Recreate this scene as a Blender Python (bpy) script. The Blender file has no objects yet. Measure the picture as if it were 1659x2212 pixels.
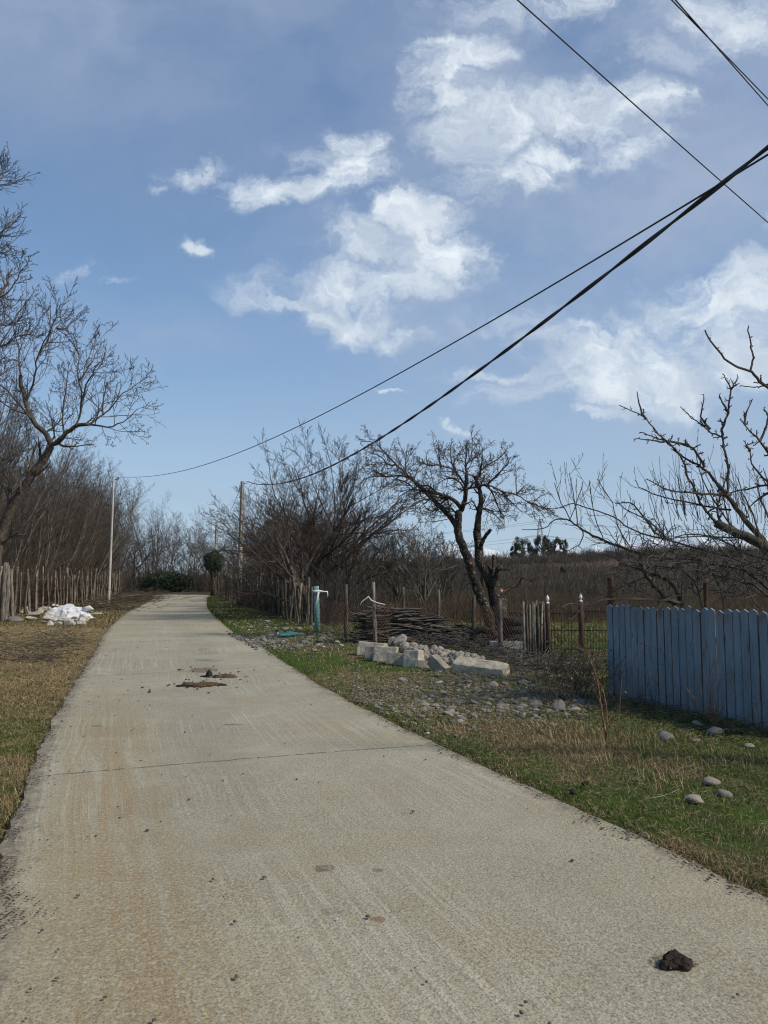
import bpy, math, random
import numpy as np
from mathutils import Vector, noise as mn
C = bpy.context.scene.collection
R = math.radians
# ------------------------------------------------------------------ camera, exposure
F, CX, CY, EYE, TH = 1661.0, 829.5, 1106.0, 1.6, R(4.885)
cT, sT = math.cos(TH), math.sin(TH)
sc = bpy.context.scene
cd = bpy.data.cameras.new('camera'); cam = bpy.data.objects.new('camera', cd); C.objects.link(cam)
cam.location = (0, 0, EYE); cam.rotation_euler = (math.pi/2+TH, 0, 0)
cd.sensor_fit = 'HORIZONTAL'; cd.sensor_width = 36; cd.lens = 36*F/1659; cd.clip_start = .05; cd.clip_end = 30000
sc.camera = cam
sc.render.resolution_x = 768; sc.render.resolution_y = 1024
sc.view_settings.view_transform = 'Standard'; sc.view_settings.look = 'None'
sc.view_settings.exposure = 0.45; sc.view_settings.gamma = 1
SUN_EL, SUN_AZ = R(42), R(112)          # azimuth clockwise from +Y: sun stands right and a little behind

def ray(u, v):
    a = (u-CX)/F; b = (CY-v)/F
    return (a, cT-b*sT, sT+b*cT)
def P(u, v, Y):                         # point at distance Y ahead seen at (u, v)
    d = ray(u, v); t = Y/d[1]
    return (d[0]*t, Y, EYE+d[2]*t)
def G(u, v, z=0.0):                     # point on the ground
    d = ray(u, v); t = (z-EYE)/d[2]
    return (d[0]*t, d[1]*t, z)

# ------------------------------------------------------------------ node helper
class NT:
    def __init__(s, nt): s.nt = nt; s.n = nt.nodes; s.l = nt.links
    def node(s, t, **k):
        n = s.n.new(t)
        for a, b in k.items(): setattr(n, a, b)
        return n
    def put(s, sock, v):
        if v is None: return
        if isinstance(v, bpy.types.NodeSocket): s.l.new(v, sock)
        else: sock.default_value = v
    def m(s, op, a, b=None, c=None, clamp=False):
        n = s.node('ShaderNodeMath', operation=op); n.use_clamp = clamp
        for i, v in enumerate((a, b, c)): s.put(n.inputs[i], v)
        return n.outputs[0]
    def vm(s, op, a, b=None, c=None):
        n = s.node('ShaderNodeVectorMath', operation=op)
        for i, v in enumerate((a, b, c)): s.put(n.inputs[i], v)
        return n.outputs['Value'] if op in ('LENGTH', 'DOT_PRODUCT') else n.outputs[0]
    def noise(s, vec, scale, detail=4, rough=.55, dist=0, col=False):
        n = s.node('ShaderNodeTexNoise'); s.put(n.inputs['Vector'], vec)
        n.inputs['Scale'].default_value = scale; n.inputs['Detail'].default_value = detail
        n.inputs['Roughness'].default_value = rough; n.inputs['Distortion'].default_value = dist
        return n.outputs['Color' if col else 'Fac']
    def vor(s, vec, scale, feature='F1', out='Distance'):
        n = s.node('ShaderNodeTexVoronoi', feature=feature); s.put(n.inputs['Vector'], vec)
        n.inputs['Scale'].default_value = scale
        return n.outputs[out]
    def mr(s, v, a, b, c=0., d=1., smooth=True):
        n = s.node('ShaderNodeMapRange'); n.interpolation_type = 'SMOOTHSTEP' if smooth else 'LINEAR'
        s.put(n.inputs[0], v)
        for i, x in enumerate((a, b, c, d)): n.inputs[i+1].default_value = x
        return n.outputs[0]
    def mix(s, f, a, b, mode='MIX'):
        n = s.node('ShaderNodeMix', data_type='RGBA', blend_type=mode)
        s.put(n.inputs[0], f)
        s.put(n.inputs[6], a if isinstance(a, bpy.types.NodeSocket) else (*a, 1) if len(a) == 3 else a)
        s.put(n.inputs[7], b if isinstance(b, bpy.types.NodeSocket) else (*b, 1) if len(b) == 3 else b)
        return n.outputs[2]
    def ramp(s, f, stops):
        n = s.node('ShaderNodeValToRGB'); s.put(n.inputs[0], f)
        e = n.color_ramp.elements
        while len(e) < len(stops): e.new(.5)
        for i, (p, c) in enumerate(stops): e[i].position = p; e[i].color = (*c, 1)
        return n.outputs[0]
    def attr(s, name, out='Vector'):
        return s.node('ShaderNodeAttribute', attribute_name=name).outputs[out]
    def map(s, vec, sc_, loc=(0, 0, 0), rot=(0, 0, 0)):
        n = s.node('ShaderNodeMapping'); s.put(n.inputs[0], vec)
        n.inputs['Location'].default_value = loc; n.inputs['Scale'].default_value = sc_; n.inputs['Rotation'].default_value = rot
        return n.outputs[0]
    def bump(s, h, st=.5, d=.02):
        n = s.node('ShaderNodeBump'); n.inputs['Strength'].default_value = st; n.inputs['Distance'].default_value = d
        s.put(n.inputs['Height'], h); return n.outputs[0]

def new_mat(name):
    m = bpy.data.materials.new(name); m.use_nodes = True
    k = NT(m.node_tree); b = m.node_tree.nodes['Principled BSDF']
    b.inputs['Specular IOR Level'].default_value = .25
    return m, k, b
def simple(name, c1, c2, scale=6, rough=.9, bump=.4, bd=.01, c3=None, stretch=(1, 1, 1), rnd=0.0, spec=.2, detail=6):
    m, k, b = new_mat(name)
    co = k.map(k.node('ShaderNodeTexCoord').outputs['Object'], stretch)
    f = k.noise(co, scale, detail, .6)
    col = k.mix(k.mr(f, .35, .65), c1, c2)
    if c3: col = k.mix(k.mr(k.noise(co, scale*2.7, 5, .65), .55, .66), col, c3)
    if rnd:
        r = k.node('ShaderNodeObjectInfo').outputs['Random']
        col = k.mix(1.0, col, k.ramp(r, [(0, (1-rnd,)*3), (1, (1+rnd*.6,)*3)]), 'MULTIPLY')
    k.put(b.inputs['Base Color'], col); b.inputs['Roughness'].default_value = rough
    b.inputs['Specular IOR Level'].default_value = spec
    if bump: k.put(b.inputs['Normal'], k.bump(k.noise(co, scale*3, 6, .65), bump, bd))
    return m

# ------------------------------------------------------------------ sky
w = bpy.data.worlds.new('World'); sc.world = w; w.use_nodes = True
k = NT(w.node_tree)
bg = w.node_tree.nodes['Background']; bg.inputs['Strength'].default_value = .1
sky = k.node('ShaderNodeTexSky', sky_type='NISHITA'); sky.sun_disc = False
sky.sun_elevation = SUN_EL; sky.sun_rotation = SUN_AZ; sky.air_density = 1.0; sky.dust_density = .6; sky.ozone_density = 2.5
dirv = k.node('ShaderNodeTexCoord').outputs['Generated']
sep = k.node('ShaderNodeSeparateXYZ'); k.put(sep.inputs[0], dirv)
yy = k.m('ADD', k.m('ABSOLUTE', sep.outputs[1]), .02)
X = k.m('DIVIDE', sep.outputs[0], yy); Z = k.m('DIVIDE', sep.outputs[2], yy)
cmb = k.node('ShaderNodeCombineXYZ'); k.put(cmb.inputs[0], X); k.put(cmb.inputs[1], Z)
g = cmb.outputs[0]
warp = k.vm('SUBTRACT', k.noise(g, 5, 6, .62, col=True), (.5, .5, .5))
gw = k.vm('MULTIPLY_ADD', warp, (.24, .17, 0), g)
warp2 = k.vm('SUBTRACT', k.noise(g, 22, 5, .65, col=True), (.5, .5, .5))
gw = k.vm('MULTIPLY_ADD', warp2, (.045, .03, 0), gw)
def blobs(lst):
    tot = None
    for (u, v, ru, rv, wt) in lst:
        c = P(u, v, 1); e = P(u+ru, v, 1); f_ = P(u, v-rv, 1)
        sx = 1/max(1e-3, abs(e[0]-c[0])); sz = 1/max(1e-3, abs(f_[2]-c[2]))
        q = k.vm('MULTIPLY_ADD', gw, (sx, sz, 0), (-c[0]*sx, -(c[2]-EYE)*sz, 0))
        t = k.m('MULTIPLY', k.mr(k.vm('LENGTH', q), 1.5, .0), wt)
        tot = t if tot is None else k.m('MAXIMUM', tot, t)
    return tot
CL = [(930,190,95,85,.8),(1060,290,150,85,.95),(1260,250,175,75,1),(1150,330,130,60,.85),(1010,150,120,45,.45),(1410,250,60,45,.75),
      (590,420,110,45,.95),(760,300,75,45,.8),(770,385,90,60,.95),(900,480,110,75,1.05),(950,560,120,80,1.1),(690,430,90,40,.8),
      (730,640,150,55,1.),(760,700,120,60,1.05),(880,620,90,40,.8),(640,660,110,22,.7),(860,740,90,30,.6),
      (470,400,90,40,.5),(680,350,120,50,.55),(820,560,200,90,.55),(560,640,120,60,.45),(1000,420,160,70,.35),(1120,380,160,60,.6),(1350,330,120,60,.5),(1100,60,260,60,.45),(1130,740,130,40,.45),(1060,700,120,50,.4),(1420,790,280,110,1.05),(1560,650,200,90,1.1),(1620,580,140,40,.9),(1250,865,240,45,.95),(1620,800,160,90,.95),
      (1260,915,90,18,.6),(1180,15,170,50,.9),(1330,5,120,35,.7),(1560,60,190,90,.5),(1420,130,160,60,.35),
      (450,520,42,22,.6),(185,610,30,26,.6),(240,612,60,16,.35),(840,857,60,8,.6),(990,940,36,12,.6),(1090,820,180,22,.5),
      (1040,890,60,14,.4),(1010,435,70,25,.4),(370,420,30,16,.35),(1230,720,80,22,.6),(1630,500,70,30,.5)]
mask = blobs(CL)
nz = k.noise(k.map(gw, (1, 1.35, 1)), 6, 12, .61)
nz2_ = k.noise(k.map(gw, (1, 1.6, 1)), 30, 6, .7)
dens = k.m('ADD', mask, k.m('ADD', k.m('MULTIPLY', k.m('SUBTRACT', nz, .5), 3.8), k.m('MULTIPLY', k.m('SUBTRACT', nz2_, .5), 1.2)))
cloud = k.mr(dens, -.1, 1.1)
cloud = k.m('MULTIPLY', cloud, k.mr(mask, .0, .5))
# thin high veil
vm_ = blobs([(1300,420,800,620,.9),(300,60,700,260,.75),(1500,900,600,320,.6),(200,740,520,90,.6),(700,1060,700,30,.2),(620,330,500,260,.35),(60,640,160,60,.4)])
veil = k.m('MULTIPLY', k.mr(k.noise(k.map(gw, (1, 1.7, 1)), 2.6, 8, .55), .2, .72), vm_)
blue = k.ramp(k.m('ABSOLUTE', sep.outputs[2]), [(0, (.55, .72, .85)), (.12, (.40, .58, .76)), (.28, (.19, .36, .62)), (.5, (.105, .215, .43)), (1, (.085, .16, .33))])
blue = k.vm('SCALE', blue); blue.node.inputs['Scale'].default_value = 7.6
sk = k.mix(.75, sky.outputs[0], blue)
sk = k.mix(veil, sk, (3.15, 3.7, 4.75))
shade = k.mix(k.mr(k.noise(gw, 13, 6, .6), .35, .7), (4.6, 5.2, 5.9), (7.0, 7.5, 7.8))
sk = k.mix(k.m('MULTIPLY', cloud, .95), sk, shade)
k.put(bg.inputs['Color'], sk)
# ------------------------------------------------------------------ sun
sl = bpy.data.lights.new('sun', 'SUN'); sl.energy = 2.9; sl.angle = R(4.5); sl.color = (1, .91, .76)
so = bpy.data.objects.new('sun', sl); C.objects.link(so)
sd = Vector((math.sin(SUN_AZ)*math.cos(SUN_EL), math.cos(SUN_AZ)*math.cos(SUN_EL), math.sin(SUN_EL)))
so.rotation_euler = sd.to_track_quat('Z', 'Y').to_euler()
sc.cycles.pixel_filter_type = 'BLACKMAN_HARRIS'; sc.cycles.filter_width = 1.15
sc.cycles.max_bounces = 5; sc.cycles.transparent_max_bounces = 8

# ------------------------------------------------------------------ object helpers
def tag(o, label=None, cat=None, group=None, kind=None):
    if label: o['label'] = label
    if cat: o['category'] = cat
    if group: o['group'] = group
    if kind: o['kind'] = kind
    return o
def thing(name, loc, label, cat, group=None, rz=0):
    o = bpy.data.objects.new(name, None); C.objects.link(o); o.empty_display_size = .2
    o.location = loc; o.rotation_euler = (0, 0, rz)
    return tag(o, label, cat, group)
def np_mesh(name, V, faces, smooth=False):
    """faces: list of int arrays (n,k)"""
    me = bpy.data.meshes.new(name)
    V = np.asarray(V, dtype=np.float32)
    faces = [np.asarray(f, dtype=np.int32) for f in faces if len(f)]
    me.vertices.add(len(V)); me.vertices.foreach_set('co', V.ravel())
    loops = np.concatenate([f.ravel() for f in faces])
    starts = []; o = 0
    for f in faces:
        n, kk = f.shape; starts.append(o+np.arange(n)*kk); o += n*kk
    starts = np.concatenate(starts).astype(np.int32)
    me.loops.add(len(loops)); me.loops.foreach_set('vertex_index', loops)
    me.polygons.add(len(starts)); me.polygons.foreach_set('loop_start', starts)
    me.polygons.foreach_set('use_smooth', np.full(len(starts), bool(smooth)))
    me.update(calc_edges=True)
    return me
def link(name, me, mat, parent=None, world=True, loc=None):
    """world: mesh data is in world coordinates, shifted to sit under its parent / loc"""
    o = bpy.data.objects.new(name, me); C.objects.link(o)
    if mat: me.materials.append(mat) if not me.materials else None
    base = parent.location if parent else (Vector(loc) if loc else None)
    if world and base is not None:
        a = np.empty(len(me.vertices)*3, dtype=np.float32); me.vertices.foreach_get('co', a)
        a = a.reshape(-1, 3)-np.array(base, dtype=np.float32)
        if parent and parent.rotation_euler.z:
            r = -parent.rotation_euler.z; c_, s_ = math.cos(r), math.sin(r)
            a = np.stack([a[:, 0]*c_-a[:, 1]*s_, a[:, 0]*s_+a[:, 1]*c_, a[:, 2]], 1)
        me.vertices.foreach_set('co', a.astype(np.float32).ravel()); me.update()
    if parent: o.parent = parent
    elif loc is not None: o.location = loc
    return o
def copy_thing(src, loc, rot=(0, 0, 0), scale=1, label=None, group=None):
    r = src.copy(); C.objects.link(r); r.location = loc; r.rotation_euler = rot
    r.scale = (scale,)*3 if not hasattr(scale, '__len__') else scale
    if label: r['label'] = label
    if group: r['group'] = group
    for ch in list(src.children):
        c = ch.copy(); C.objects.link(c); c.parent = r
        for gch in list(ch.children):
            d = gch.copy(); C.objects.link(d); d.parent = c
    return r

class Tubes:
    def __init__(s): s.g = {}
    def add(s, pts, rad, k=3): s.g.setdefault((len(pts), k), []).append((pts, rad))
    def arrays(s):
        VV, FF, o = [], [], 0
        for (n, kk), L in s.g.items():
            Pn = np.array([a[0] for a in L], dtype=np.float64); Rn = np.array([a[1] for a in L], dtype=np.float64)
            T = np.empty_like(Pn); T[:, 0] = Pn[:, 1]-Pn[:, 0]; T[:, -1] = Pn[:, -1]-Pn[:, -2]
            if n > 2: T[:, 1:-1] = Pn[:, 2:]-Pn[:, :-2]
            T /= np.linalg.norm(T, axis=2, keepdims=True)+1e-12
            avg = T.mean(1); ref = np.where(np.abs(avg[:, 2:3]) > .8, np.array([[1., 0, 0]]), np.array([[0, 0, 1.]]))[:, None, :]
            U = np.cross(T, ref); U /= np.linalg.norm(U, axis=2, keepdims=True)+1e-12; W = np.cross(T, U)
            an = np.arange(kk)*2*math.pi/kk
            V = Pn[:, :, None, :]+Rn[:, :, None, None]*(np.cos(an)[None, None, :, None]*U[:, :, None, :]+np.sin(an)[None, None, :, None]*W[:, :, None, :])
            B = len(L)
            idx = (np.arange(B*n*kk)).reshape(B, n, kk)+o
            a = idx[:, :-1, :]; b = idx[:, 1:, :]
            q = np.stack([a, np.roll(a, -1, 2), np.roll(b, -1, 2), b], -1).reshape(-1, 4)
            VV.append(V.reshape(-1, 3)); FF.append(q); o += B*n*kk
        return np.concatenate(VV), np.concatenate(FF)
    def mesh(s, name, smooth=False):
        V, Fq = s.arrays(); return np_mesh(name, V, [Fq], smooth)
def capped(pts, rad):
    """close both ends of a tube"""
    p0, p1 = Vector(pts[0]), Vector(pts[1]); q0, q1 = Vector(pts[-1]), Vector(pts[-2])
    a = p0-(p1-p0).normalized()*1e-4; b = q0+(q0-q1).normalized()*1e-4
    return [tuple(a)]+list(pts)+[tuple(b)], [1e-5]+list(rad)+[1e-5]
def cr(pts, sub=4):
    """Catmull-Rom resample"""
    p = [np.array(q, dtype=float) for q in pts]; out = []
    for i in range(len(p)-1):
        a = p[max(i-1, 0)]; b = p[i]; c = p[i+1]; d = p[min(i+2, len(p)-1)]
        for j in range(sub):
            t = j/sub
            out.append(.5*((2*b)+(-a+c)*t+(2*a-5*b+4*c-d)*t*t+(-a+3*b-3*c+d)*t**3))
    out.append(p[-1]); return out
def nz2(x, y, s=1., o=0.): return mn.noise(Vector((x*s, y*s, o)))

def box_mesh(name, cx, cy, cz, sx, sy, sz, bev=.01, rough=0, seed=0, taper=0, cuts=3, yaw=0, tilt=(0, 0)):
    """a bevelled block with slightly uneven faces"""
    import bmesh
    bm = bmesh.new(); bmesh.ops.create_cube(bm, size=1)
    for v in bm.verts:
        f = 1-taper*(v.co.z+.5)
        v.co = Vector((v.co.x*sx, v.co.y*sy*f, v.co.z*sz))
    bmesh.ops.bevel(bm, geom=bm.edges[:], offset=bev, segments=2, affect='EDGES', profile=.6)
    if rough:
        bmesh.ops.subdivide_edges(bm, edges=[e for e in bm.edges if e.calc_length() > bev*3], cuts=cuts, use_grid_fill=True)
        for v in bm.verts:
            q = Vector((v.co.x*9+seed*7.1, v.co.y*9, v.co.z*9)); v.co += Vector(mn.noise_vector(q))*rough
    from mathutils import Euler
    mt = Euler((tilt[0], tilt[1], yaw)).to_matrix()
    for v in bm.verts: v.co = mt @ v.co+Vector((cx, cy, cz))
    me = bpy.data.meshes.new(name); bm.to_mesh(me); bm.free(); return me
def rock_mesh(name, seed, round_=True, sub=2):
    import bmesh
    rg = random.Random(seed); bm = bmesh.new(); bmesh.ops.create_icosphere(bm, subdivisions=sub, radius=.5)
    off = Vector((seed*3.3, seed*1.7, 0))
    planes = [(Vector((rg.gauss(0, 1), rg.gauss(0, 1), rg.gauss(0, 1))).normalized(), rg.uniform(.24, .38)) for _ in range(9)]
    for v in bm.verts:
        if round_:
            v.co *= 1+.34*mn.noise(v.co*2.2+off)+.08*mn.noise(v.co*6+off)
        else:
            for n, d in planes:
                e = v.co.dot(n)-d
                if e > 0: v.co -= n*e
            v.co += Vector(mn.noise_vector(v.co*7+off))*.03
    me = bpy.data.meshes.new(name); bm.to_mesh(me); bm.free()
    if round_: me.polygons.foreach_set('use_smooth', [True]*len(me.polygons))
    return me
# ------------------------------------------------------------------ road line
LE = [(.9,-3),(-.45,0),(-1.88,3.77),(-2.39,5.05),(-3.45,8),(-4.6,11.5),(-6.5,17.5),(-8.7,24.4),(-12.2,37),(-15.6,51),(-18.5,62),(-20.5,67.5),(-25,71.5),(-32,74),(-60,77)]
RE = [(4.7,-3),(3.55,0),(1.98,3.97),(1.45,5.3),(.42,7.9),(-.9,11.6),(-3.03,18.7),(-4.6,23.5),(-8.7,38.5),(-11.9,52),(-14.6,64),(-16,71),(-22,77.5),(-32,79.5),(-60,82.5)]
LEs = cr([(*p, 0) for p in LE], 40); REs = cr([(*p, 0) for p in RE], 40)
CE = [(a+b)/2 for a, b in zip(LEs, REs)]
S = [0.]
for i in range(1, len(CE)): S.append(S[-1]+float(np.linalg.norm(CE[i]-CE[i-1])))
CEa = np.array(CE); Sa = np.array(S); LEa = np.array(LEs); REa = np.array(REs)
def s_of(x, y):
    i = int(np.argmin((CEa[:, 0]-x)**2+(CEa[:, 1]-y)**2)); return S[i]
def edge_x(y):      # left and right road edge at distance y (valid before the bend)
    n = 470
    return float(np.interp(y, LEa[:n, 1], LEa[:n, 0])), float(np.interp(y, REa[:n, 1], REa[:n, 0]))

# ------------------------------------------------------------------ ground
def hz(x, y):
    """terrain height"""
    r = math.hypot(x, y)
    h = -.035+.03*nz2(x, y, .6)+.018*nz2(x, y, 2.3, 4)
    if y < 72:
        l, rr = edge_x(max(0, y))
        if x > rr+.1:
            h += .05*min(1, (x-rr)/2.)
        elif x < l-.3:
            h += .10*min(1, (l-x)/4)
            if y < 9: h -= .05*min(1, (l-x)/.6)
        elif l-.15 < x < rr+.15: h = -.10
    else: h -= .05
    # rise of the hillside on the right, low swell elsewhere
    if y > 55:
        t = min(1, (y-55)/150.); t = t*t*(3-2*t)
        side = min(1, max(0, (x+25)/90.))
        h += t*(1.8+5.7*side)+t*1.0*nz2(x, y, .03)
        if y > 210: h += min(1, (y-210)/200)*(-3)
    return h
def green(x, y):
    """share of living grass"""
    n = nz2(x, y, .8, 9)*.55+nz2(x, y, 2.6, 3)*.45
    l, rr = edge_x(max(0, min(y, 72)))
    if x > rr:
        d = x-rr
        gg = .52+n
        if d < .35 and y > 6: gg += .3
        if y < 9.5 and d > 1.7: gg += .45
        if 8.5 < y < 17: gg += .12
        if y > 20: gg += .22
        if 7 < y < 12 and d < 1.6: gg -= .15
    else:
        d = l-x
        gg = .2+n*.9
        if 7.2 < y < 9.2 and d < 1.6: gg += .5
        if y < 6.2: gg += .3
        if 10 < y < 26: gg -= .12
        if y > 32: gg += .1
    return max(0, min(1, gg))
def stony(x, y):
    l, rr = edge_x(max(0, min(y, 72)))
    if x > rr:
        q = nz2(x, y, .7, 20)
        v = 0
        if 7.6 < y < 13: v = .6+q
        if 13 <= y < 17: v = .3+q
        ga = G(620, 1378)
        d = math.hypot((x-ga[0])/1.7, (y-ga[1])/2.2); v = max(v, 1.4-d*1.1)
        if y > 22 and abs((x-rr)-2.6) < 1.1: v = max(v, .6+q)
        return max(0, min(1, v))
    return 0
def graded(lo, flo, fhi, hi, fs, growth=1.12):
    a = list(np.arange(flo, fhi, fs)); st = fs; x = a[-1]
    while x < hi: st *= growth; x += st; a.append(x)
    st = fs; x = flo
    while x > lo: st *= growth; x -= st; a.insert(0, x)
    return np.array(a)
xs = graded(-4000, -13, 8, 4000, .13); ys = graded(-60, 2, 27, 6000, .13, 1.09)
nx, ny = len(xs), len(ys)
V = np.empty((ny, nx, 3)); gr = np.empty((ny, nx)); stn = np.empty((ny, nx)); fld = np.zeros((ny, nx)); redm = np.zeros((ny, nx))
def redness(x, y):
    a = .8-math.hypot((x-42)/24, (y-152)/20)+.5*nz2(x, y, .12); b_ = 1.2-math.hypot((x-19)/9, (y-98)/6)+.5*nz2(x, y, .3); return max(0, min(1, max(a, b_)*1.6))
for j, y in enumerate(ys):
    for i, x in enumerate(xs):
        V[j, i] = (x, y, hz(float(x), float(y)))
        gr[j, i] = green(float(x), float(y)); stn[j, i] = stony(float(x), float(y))
        if y > 55: fld[j, i] = min(1, (y-55)/15); redm[j, i] = redness(float(x), float(y))
ix = np.arange(ny*nx).reshape(ny, nx)
Fq = np.stack([ix[:-1, :-1], ix[:-1, 1:], ix[1:, 1:], ix[1:, :-1]], -1).reshape(-1, 4)
me = np_mesh('ground', V.reshape(-1, 3), [Fq], True)
for nm, ar in (('green', gr), ('stony', stn), ('far', fld), ('red', redm)):
    at = me.attributes.new(nm, 'FLOAT', 'POINT'); at.data.foreach_set('value', ar.ravel().astype(np.float32))
m, k, b = new_mat('soil and grass'); pos = k.node('ShaderNodeNewGeometry').outputs['Position']
n1 = k.noise(pos, 3, 6, .65); n2 = k.noise(pos, 26, 6, .7); n3 = k.noise(pos, 90, 4, .7)
soil = k.mix(n2, (.055, .042, .028), (.17, .135, .09))
dry = k.mix(n3, (.13, .09, .04), (.29, .205, .10))
grn = k.mix(n3, (.035, .058, .012), (.10, .15, .03))
ga_ = k.attr('green', 'Fac'); sa_ = k.attr('stony', 'Fac'); fa_ = k.attr('far', 'Fac')
col = k.mix(k.mr(n2, .4, .62), soil, dry)
col = k.mix(k.mr(k.m('ADD', ga_, k.m('MULTIPLY', k.m('SUBTRACT', n2, .5), .9)), .25, .7), col, grn)
st_c = k.mix(k.vor(pos, 34, out='Color'), (.10, .095, .085), (.34, .33, .30))
col = k.mix(k.m('MULTIPLY', k.mr(sa_, .2, .8), k.mr(k.vor(pos, 34), .35, .15)), col, st_c)
hill = k.mix(k.mr(k.noise(pos, .6, 8, .7), .35, .65), (.035, .029, .023), (.085, .066, .05))
red = k.attr('red', 'Fac')
hill = k.mix(red, hill, (.13, .078, .05))
col = k.mix(fa_, col, hill)
k.put(b.inputs['Base Color'], col); b.inputs['Roughness'].default_value = .95; b.inputs['Specular IOR Level'].default_value = .1
k.put(b.inputs['Normal'], k.bump(k.m('ADD', n2, k.m('MULTIPLY', n3, .5)), .8, .04))
gobj = link('ground', me, m); tag(gobj, kind='structure')

# ------------------------------------------------------------------ road slab
rows = []; s_now = 0
idxs = []
i = 0
while i < len(CE): idxs.append(i); i += 1
sfine = list(np.arange(0, 22, .07))+list(np.arange(22, S[-1], .3))
nt = 26
RV = []; RC = []
for s in sfine:
    l = np.array([np.interp(s, Sa, LEa[:, q]) for q in (0, 1)]); r = np.array([np.interp(s, Sa, REa[:, q]) for q in (0, 1)])
    wv = r-l; wd = np.linalg.norm(wv); wv /= wd
    jl = .05*nz2(s, 0, 1.2)+.035*nz2(s, 5, 5)+.02*nz2(s, 8, 17)
    jr = .04*nz2(s, 30, 1.1)+.02*nz2(s, 35, 5)+.012*nz2(s, 38, 19)
    tt = np.linspace(0, wd, nt)
    for q, t in enumerate(tt):
        if q == 0: t = jl
        if q == nt-1: t = wd+jr
        p = l+wv*t
        z = .008*nz2(p[0], p[1], .5, 7)
        if q in (0, nt-1): z -= .012
        RV.append((p[0], p[1], z)); RC.append((s, t-wd/2, wd/2-abs(t-wd/2)))
    for q, t in ((nt, wd+jr+.01), (nt+1, jl-.01)):
        p = l+wv*t; RV.append((p[0], p[1], -.16)); RC.append((s, t-wd/2, 0))
RV = np.array(RV); W2 = nt+2; NR = len(sfine)
ix = np.arange(NR*W2).reshape(NR, W2)
order = [nt+1]+list(range(nt))+[nt]
ixo = ix[:, order]
Fq = np.stack([ixo[:-1, :-1], ixo[:-1, 1:], ixo[1:, 1:], ixo[1:, :-1]], -1).reshape(-1, 4)
me = np_mesh('road', RV, [Fq], False)
at = me.attributes.new('rc', 'FLOAT_VECTOR', 'POINT'); at.data.foreach_set('vector', np.array(RC, dtype=np.float32).ravel())
m, k, b = new_mat('worn concrete'); pos = k.node('ShaderNodeNewGeometry').outputs['Position']; rc = k.attr('rc')
sp = k.node('ShaderNodeSeparateXYZ'); k.put(sp.inputs[0], rc); s_, t_, e_ = sp.outputs
sj_ = k.m('MULTIPLY_ADD', t_, -.34, s_)
big = k.noise(pos, .55, 5, .55); mid = k.noise(pos, 4, 5, .6)
base = k.mix(k.mr(big, .35, .65), (.362, .338, .228), (.425, .402, .295))
base = k.mix(k.mr(mid, .3, .7, 0, .5), base, (.30, .265, .17))
base = k.mix(k.mr(k.noise(pos, .8, 6, .6), .46, .66, 0, .6), base, (.33, .265, .155))
base = k.mix(k.m('MULTIPLY', k.mr(k.m('ADD', t_, k.m('MULTIPLY', k.m('SUBTRACT', big, .5), 2.5)), 1.0, -2.2), k.mr(s_, 14, 4, 0, .6)), base, (.34, .265, .15))
# brushed streaks along the road
wob = k.m('MULTIPLY', k.m('SUBTRACT', k.noise(pos, .35, 2, .5), .5), .35)
cb = k.node('ShaderNodeCombineXYZ'); k.put(cb.inputs[0], k.m('MULTIPLY', s_, .35)); k.put(cb.inputs[1], k.m('MULTIPLY', k.m('ADD', t_, wob), 21))
stre = k.noise(cb.outputs[0], 1, 3, .5)
smask = k.mr(k.noise(pos, .45, 3, .5), .38, .62)
sfac = k.m('MULTIPLY', k.mr(stre, .45, .65), smask)
base = k.mix(k.m('MULTIPLY', sfac, .45), base, (.54, .51, .39))
# sandy wheel track on the left, fainter in the middle and right
def band(c, w_, amp):
    d = k.m('ABSOLUTE', k.m('ADD', k.m('ADD', t_, k.m('MULTIPLY', k.m('SUBTRACT', big, .5), .5)), -c))
    return k.m('MULTIPLY', k.mr(d, w_, .05), amp)
fade = k.mr(s_, 20, 9)
tan = k.m('MULTIPLY', k.m('MULTIPLY', band(-1.3, .62, 1.0), fade), k.mr(k.m('ADD', k.noise(k.map(cb.outputs[0], (1, .35, 1)), 1.2, 4, .6), k.m('MULTIPLY', mid, .3)), .45, .75))
base = k.mix(k.m('MULTIPLY', tan, .95), base, (.33, .245, .125))
base = k.mix(k.m('MULTIPLY', band(.9, .9, .22), fade), base, (.25, .215, .15))
edge = k.m('MULTIPLY', k.mr(k.m('ADD', e_, k.m('MULTIPLY', k.noise(pos, 5, 8, .75), -.9)), -.25, -.48), .85)
base = k.mix(edge, base, (.16, .13, .085))
# exposed aggregate
ag = k.vor(pos, 72); agc = k.vor(pos, 72, out='Color')
sa2 = k.node('ShaderNodeSeparateColor'); k.put(sa2.inputs[0], agc)
am = k.m('MULTIPLY', k.mr(ag, .55, .4), k.mr(sa2.outputs[0], .35, .5))
base = k.mix(k.m('MULTIPLY', am, k.mr(big, .3, .6, .65, .3)), base, k.mix(sa2.outputs[1], (.09, .08, .068), (.20, .18, .145)))
wm = k.m('MULTIPLY', k.mr(ag, .35, .2), k.mr(sa2.outputs[2], .93, .97))
base = k.mix(k.m('MULTIPLY', wm, .6), base, (.5, .48, .43))
pit = k.noise(pos, 110, 3, .7)
base = k.mix(k.mr(pit, .48, .60, 0, .6), base, (.12, .11, .085))
base = k.mix(k.mr(k.noise(pos, 45, 4, .7), .45, .72, 0, .55), base, (.50, .48, .40))
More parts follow.
